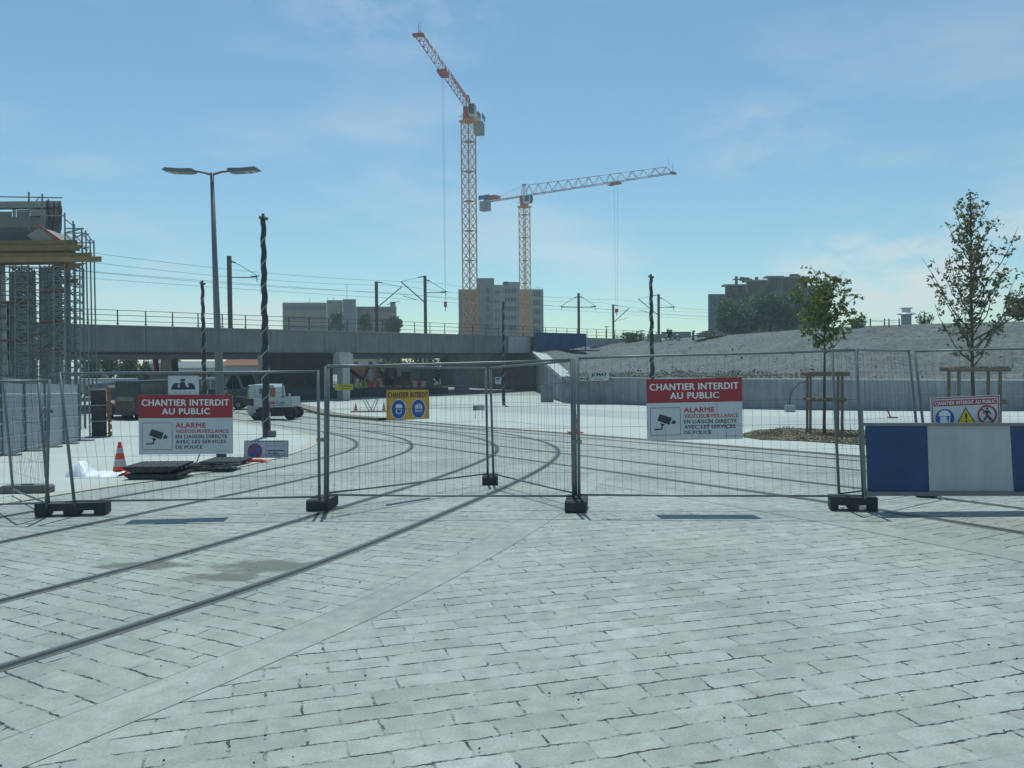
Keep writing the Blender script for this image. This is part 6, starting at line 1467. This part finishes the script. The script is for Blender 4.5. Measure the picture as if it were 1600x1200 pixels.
# barriers and clutter under the bridge
def site_barrier(x, Y, w, label, col=0):
    r = thing('site_barrier', label, 'barrier', gr(x, Y), 0, 'red and white site barriers'); nn_ = max(3, int(w / .5))
    mb = MB(); 
    for k in range(nn_): mb.box((-w / 2 + (k + .5) * w / nn_, 0, .55), (w / nn_ - .02, .35, .9), mi=(k + col) % 2)
    mb.build('block', [mat('barrier_red', (0.45, 0.03, 0.03), 0.5), C_WHITE], r); mb = MB(); mb.bar((-w / 2, 0, 1.1), (w / 2, 0, 1.1), .03); mb.build('rail', C_STEEL, r)
for k, (x, Y, w) in enumerate(((330, 70, 3.2), (372, 74, 3), (345, 92, 5), (300, 95, 5), (575, 96, 4), (600, 104, 5), (640, 100, 4), (590, 118, 6), (384, 100, 4), (240, 90, 3))):
    site_barrier(x, Y, w, ('barrier run just right of the second wrapped pole, under the bridge', 'barrier run left of the tipper lorry cab', 'longer barrier run behind the lamp post', 'barrier run behind the eagle board', 'barrier run between pier and digger', 'barrier run right behind the digger', 'barrier run right of the digger', 'farthest barrier run beyond the digger', 'barrier run below the orange-roofed house', 'barrier run beyond the silver car')[k], k % 2)
M_CAB = mat('site_cabin_white', (0.42, 0.44, 0.44), 0.6)
for k, (x, Y, w, h_, m_, lb) in enumerate(((375, 82, 4, 2.5, M_CAB, 'white site cabin left of the lorry cab under the bridge'), (298, 100, 6, 2.5, M_CAB, 'pale site cabin behind the eagle board'), (568, 130, 6, 2.6, mat('brick_orange', (0.35, 0.13, 0.07), 0.9), 'orange-brown site cabin beyond the white pier'), (650, 120, 5, 2.6, M_CAB, 'pale site cabin right of the digger'), (165, 100, 7, 1.6, M_CAB, 'low white site cabin below the street trees'))):
    r = thing('site_cabin', lb, 'site cabin', gr(x, Y), 0, 'site cabins beyond the bridge'); mb = MB(); mb.box((0, 0, h_ / 2 + .1), (w, 2.4, h_)); mb.build('shell', m_, r, bevel=.03)
    mb = MB(); mb.box((-w * .25, -1.21, h_ * .6), (1.2, .04, .8)); mb.build('window', C_GLASS, r); mb = MB(); mb.box((w * .25, -1.22, h_ * .45), (.85, .04, h_ * .85)); mb.build('door', C_CONC, r)
# big red crane lorry head with blinking beacon shape behind the eagle board
r = thing('orange_loader', 'orange loader with dark cab, peeping over the eagle board', 'loader', gr(262, 74)); mb = MB(); mb.prism([(-1.3, .8), (1.3, .8), (1.3, 2.2), (.9, 2.6), (-1.2, 2.6)], -1, 1, lambda u, v, q: (u, q, v)); mb.build('body', mat('loader_orange', (0.5, 0.12, 0.05), 0.5), r, bevel=.05)
mb = MB(); mb.prism([(-.3, 2.62), (.8, 2.62), (.7, 3.9), (-.2, 3.9)], -.7, .7, lambda u, v, q: (u, q, v)); mb.build('cab', C_GLASS, r); mb = MB(); mb.bar((-.9, 0, 2.6), (-1.0, 0, 3.8), .25, 6); mb.build('arm', C_RED, r)
for x in (-.9, .9):
    for y in (-.9, .9): wheel(r, x, y, .6, .6, .4)

# ================================================================ PEOPLE
def person(label, loc, rz, H, pose, top_m, leg_m, hat_m, group=None, skin_m=None):
    """one continuous skinned body; pose = dict of joint offsets (in units of height)"""
    r = thing('person', label, 'person', loc, rz, group)
    J = dict(pel=(0, 0, .53), wai=(0, 0, .62), che=(0, 0, .74), nec=(0, 0, .845), hea=(0, -.005, .90), cro=(0, 0, .965),
             shl=(-.105, 0, .81), ell=(-.14, .02, .64), wrl=(-.15, -.03, .50), hal=(-.15, -.05, .44), shr=(.105, 0, .81), elr=(.14, .02, .64), wrr=(.15, -.03, .50), har=(.15, -.05, .44),
             hil=(-.05, 0, .50), knl=(-.055, -.01, .28), anl=(-.06, .0, .045), tol=(-.065, -.09, .02), hir=(.05, 0, .50), knr=(.055, -.01, .28), anr=(.06, .0, .045), tor=(.065, -.09, .02))
    J.update(pose); names = list(J); idx = {n: i for i, n in enumerate(names)}
    E = [('pel', 'wai'), ('wai', 'che'), ('che', 'nec'), ('nec', 'hea'), ('hea', 'cro'), ('che', 'shl'), ('shl', 'ell'), ('ell', 'wrl'), ('wrl', 'hal'), ('che', 'shr'), ('shr', 'elr'), ('elr', 'wrr'), ('wrr', 'har'), ('pel', 'hil'), ('hil', 'knl'), ('knl', 'anl'), ('anl', 'tol'), ('pel', 'hir'), ('hir', 'knr'), ('knr', 'anr'), ('anr', 'tor')]
    rad = dict(pel=.085, wai=.075, che=.09, nec=.035, hea=.052, cro=.045, shl=.045, ell=.028, wrl=.02, hal=.018, shr=.045, elr=.028, wrr=.02, har=.018, hil=.06, knl=.038, anl=.026, tol=.022, hir=.06, knr=.038, anr=.026, tor=.022)
    me = bpy.data.meshes.new('body'); me.from_pydata([Vector(J[n]) * H for n in names], [(idx[a], idx[b]) for a, b in E], [])
    o = bpy.data.objects.new('tmp', me); COL.objects.link(o); m = o.modifiers.new('s', 'SKIN'); 
    for n in names: me.skin_vertices[0].data[idx[n]].radius = (rad[n] * H, rad[n] * H * (.72 if n in ('pel', 'wai', 'che') else 1)); me.skin_vertices[0].data[idx[n]].use_root = (n == 'pel')
    o.modifiers.new('b', 'SUBSURF').levels = 1
    dg = bpy.context.evaluated_depsgraph_get(); dg.update(); nm = bpy.data.meshes.new_from_object(o.evaluated_get(dg)); bpy.data.objects.remove(o)
    nm.materials.clear()
    for m_ in (skin_m or M_SKIN, top_m, leg_m): nm.materials.append(m_)
    for p in nm.polygons:
        c = p.center / H; p.use_smooth = True
        p.material_index = 0 if (c.z > .855) else (1 if c.z > .53 and not (abs(c.x) > .125 and c.z < .56) else (2 if abs(c.x) < .12 else 0))
    nm.name = 'body'; b = bpy.data.objects.new('body', nm); lk(b, r)
    hx, hy, hz_ = [q * H for q in J['cro']]
    mb = MB()
    for k in range(4):
        z0, z1 = [hz_ + (.0 + .012 * q) * H for q in (k, k + 1)]; r0, r1 = [(.058 * math.sqrt(max(.02, 1 - (q / 4.2) ** 2))) * H for q in (k, k + 1)]; mb.bar((hx, hy, z0), (hx, hy, z1), r0, 12, r1)
    mb.bar((hx, hy - .02 * H, hz_), (hx, hy - .02 * H, hz_ + .006 * H), .07 * H, 12); mb.build('helmet' if hat_m is not M_HAIRD else 'hair', hat_m, r)
    return r
M_SKIN = mat('skin', (0.36, 0.22, 0.16), 0.6); M_HIVIS = mat('lime_hi_vis', (0.35, 0.55, 0.03), 0.6); M_OHV = mat('orange_hi_vis', (0.6, 0.13, 0.02), 0.6); M_TRS = mat('dark_trousers', (0.03, 0.035, 0.05), 0.8); M_HAIRD = mat('dark_hair', (0.02, 0.015, 0.012), 0.7); M_HELM = mat('white_helmet', (0.6, 0.6, 0.58), 0.4); M_JKT = mat('dark_jacket', (0.03, 0.035, 0.045), 0.8)
person('person in dark clothes standing behind the left alarm sign, next to the lamp post', gr(353, 35.5) + Vector((0, 0, PH)), .3, 1.82, {}, M_JKT, M_TRS, M_HAIRD)
bend = dict(che=(0, -.08, .73), nec=(0, -.15, .81), hea=(0, -.19, .845), cro=(0, -.22, .90), shl=(-.10, -.13, .78), shr=(.10, -.13, .78), ell=(-.13, -.18, .62), elr=(.13, -.18, .62), wrl=(-.10, -.27, .52), wrr=(.10, -.27, .52), hal=(-.09, -.32, .50), har=(.09, -.32, .50))
walk = dict(knl=(-.055, -.09, .29), anl=(-.06, -.10, .045), tol=(-.06, -.19, .02), knr=(.055, .02, .28), anr=(.06, .13, .07), tor=(.06, .07, .02), ell=(-.14, .07, .65), wrl=(-.14, .08, .51), hal=(-.14, .07, .45), elr=(.14, -.05, .65), wrr=(.14, -.15, .55), har=(.14, -.2, .52))
G_ = 'site workers beyond the bridge'
person('person in a lime vest beyond the silver car, walking', gr(227, 72) + Vector((0, 0, PH)), 1.2, 1.78, walk, M_HIVIS, M_TRS, M_HELM, G_)
person('person in a lime vest left of the tipper lorry, above its cab', gr(391, 58), -.8, 1.8, {}, M_HIVIS, M_TRS, M_HELM, G_)
person('person in a lime vest bending over, just right of the white pier', gr(560, 76), 1.4, 1.8, bend, M_HIVIS, M_TRS, M_HELM, G_)
person('person in a lime vest at the low end of the conveyor', gr(571, 78), -.6, 1.82, walk, M_HIVIS, M_TRS, M_HELM, G_)
person('person in orange work clothes between conveyor and digger', gr(583, 80), .2, 1.8, {}, M_OHV, M_OHV, M_HELM, G_)
# things on the embankment crest
b = P(1110, 523, 86); r = thing('rubble_heap', 'heap of pale broken timber and rubble on the embankment crest', 'heap', b); mb = MB(); random.seed(3)
for _ in range(420):
    a, q = random.uniform(0, 6.28), random.random() ** .6; x, y = math.cos(a) * q * 1.9, math.sin(a) * q * 1.2; z = (1 - q) * .85 * random.random() - .15
    M = Matrix.Rotation(random.uniform(-.5, .5), 3, 'Y') @ Matrix.Rotation(random.uniform(0, 6), 3, 'Z'); mb.box((x, y, z), (random.uniform(.15, .7), random.uniform(.04, .14), random.uniform(.04, .12)), M, random.choice((0, 0, 1)))
mb.build('debris', [mat('debris_pale', (0.33, 0.30, 0.24), 0.9), mat('debris_dark', (0.13, 0.115, 0.1), 0.9)], r)
r = thing('concrete_parapet', 'pale concrete slab lying on the crest right of the shrub', 'concrete slab', P(1050, 528, 95)); mb = MB(r.location); sl(mb, 1012, 1034, 522, 534, 95, .5); sl(mb, 1034.2, 1080, 518.5, 529, 97, .5); mb.build('slab', mat('mossy_concrete', (0.27, 0.29, 0.25), 0.9), r, bevel=.02)
for k, (x, y) in enumerate(((1044, 527.5), (1050, 527), (1059, 527))):
    b = P(x, y, 92); r = thing('pipe_ring', ('left', 'middle', 'right')[k] + ' one of the three dark pipe rings lying on the crest', 'pipe', b, 0, 'pipe rings on the crest'); mb = MB(); mb.tube([Vector((math.cos(a * .52) * .26, 0, math.sin(a * .52) * .26)) for a in range(13)], .1, 6); mb.build('ring', C_TUBE, r)
b = P(1083, 527, 88); r = thing('blue_drum', 'upright blue post at the left foot of the rubble heap', 'post', b); mb = MB(); mb.tube([(0, 0, -.3), (0, 0, .5), (.05, 0, .62), (.15, 0, .7)], .13, 10); mb.build('post', mat('post_blue', (0.03, 0.12, 0.25), 0.5), r, smooth=True); mb = MB(); mb.bar((0, 0, .1), (0, 0, .16), .15, 10); mb.build('band', C_STEEL, r)
r = thing('wire_fence', 'low wire fence with leaning posts on the crest left of the white tower', 'fence', P(1375, 505, 62)); mb = MB(r.location)
for x in (1360, 1382, 1389, 1405, 1340): mb.bar(P(x, 511, 62), P(x, 498, 62), .05, 5)
mb.build('fence_post', C_CAT, r); mb = MB(r.location); mb.tube([P(x, y, 62) for x, y in ((1340, 500), (1350, 501.5), (1360, 499.5), (1371, 503), (1382, 500), (1389, 501), (1405, 500))], .015, 4); mb.tube([P(x, y, 62) for x, y in ((1340, 506), (1360, 503), (1371, 500), (1382, 505), (1405, 503))], .012, 4); mb.build('wire', C_WIRE, r)
for k, (x, y, h_) in enumerate(((948, 520, 14), (1003, 520, 8), (960, 531, 12))):
    b = P(x, y + 8, 120); tp = P(x, y - h_ + 4, 120); r = thing('signal_post', ('short post with a crossbar left of the smallest catenary mast', 'short post above the crest shrub', 'thin signal post beside the smallest catenary mast')[k], 'signal post', b, 0, 'short railway posts'); H = tp.z - b.z; mb = MB(); mb.bar((0, 0, 0), (0, 0, H), .06, 6); mb.build('post', C_CAT, r); mb = MB(); mb.bar((-.35, 0, H - .05), (.35, 0, H - .05), .05, 5); mb.build('crossbar', C_CAT, r)

# dark sheet added to stand for the shaded band under the bridge
r = thing('shade_sheet', 'dark sheet added for the shaded band under the bridge, behind the white pier', 'hoarding', gr(565, 74.5)); mb = MB(r.location); M_LH = mat('shade_sheet_dark', (0.05, 0.065, 0.07), 0.8, 0, 0.25, 1)
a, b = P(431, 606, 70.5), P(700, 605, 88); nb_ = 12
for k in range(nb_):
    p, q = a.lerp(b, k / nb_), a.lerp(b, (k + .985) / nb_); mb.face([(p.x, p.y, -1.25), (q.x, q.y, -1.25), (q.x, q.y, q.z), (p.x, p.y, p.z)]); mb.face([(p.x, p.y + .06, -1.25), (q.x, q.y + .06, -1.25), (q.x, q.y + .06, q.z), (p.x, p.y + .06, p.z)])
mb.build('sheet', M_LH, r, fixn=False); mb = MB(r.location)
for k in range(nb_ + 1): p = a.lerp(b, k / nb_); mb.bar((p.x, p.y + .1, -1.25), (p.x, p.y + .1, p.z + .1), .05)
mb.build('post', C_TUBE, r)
# thin haze volume, added to soften contrast and lift the dark under the bridge
hv = bpy.data.materials.new('haze'); hv.use_nodes = True; t = hv.node_tree; t.nodes.clear(); vo = t.nodes.new('ShaderNodeVolumePrincipled'); vo.inputs['Color'].default_value = (0.80, 0.92, 1.0, 1); vo.inputs['Density'].default_value = HAZE; vo.inputs['Anisotropy'].default_value = 0.2
om = t.nodes.new('ShaderNodeOutputMaterial'); t.links.new(vo.outputs[0], om.inputs['Volume'])
if HAZE:
    mb = MB((0, 150, 29)); mb.box((0, 150, 29), (620, 420, 62.6)); o = mb.build('haze', hv); o['kind'] = 'stuff'
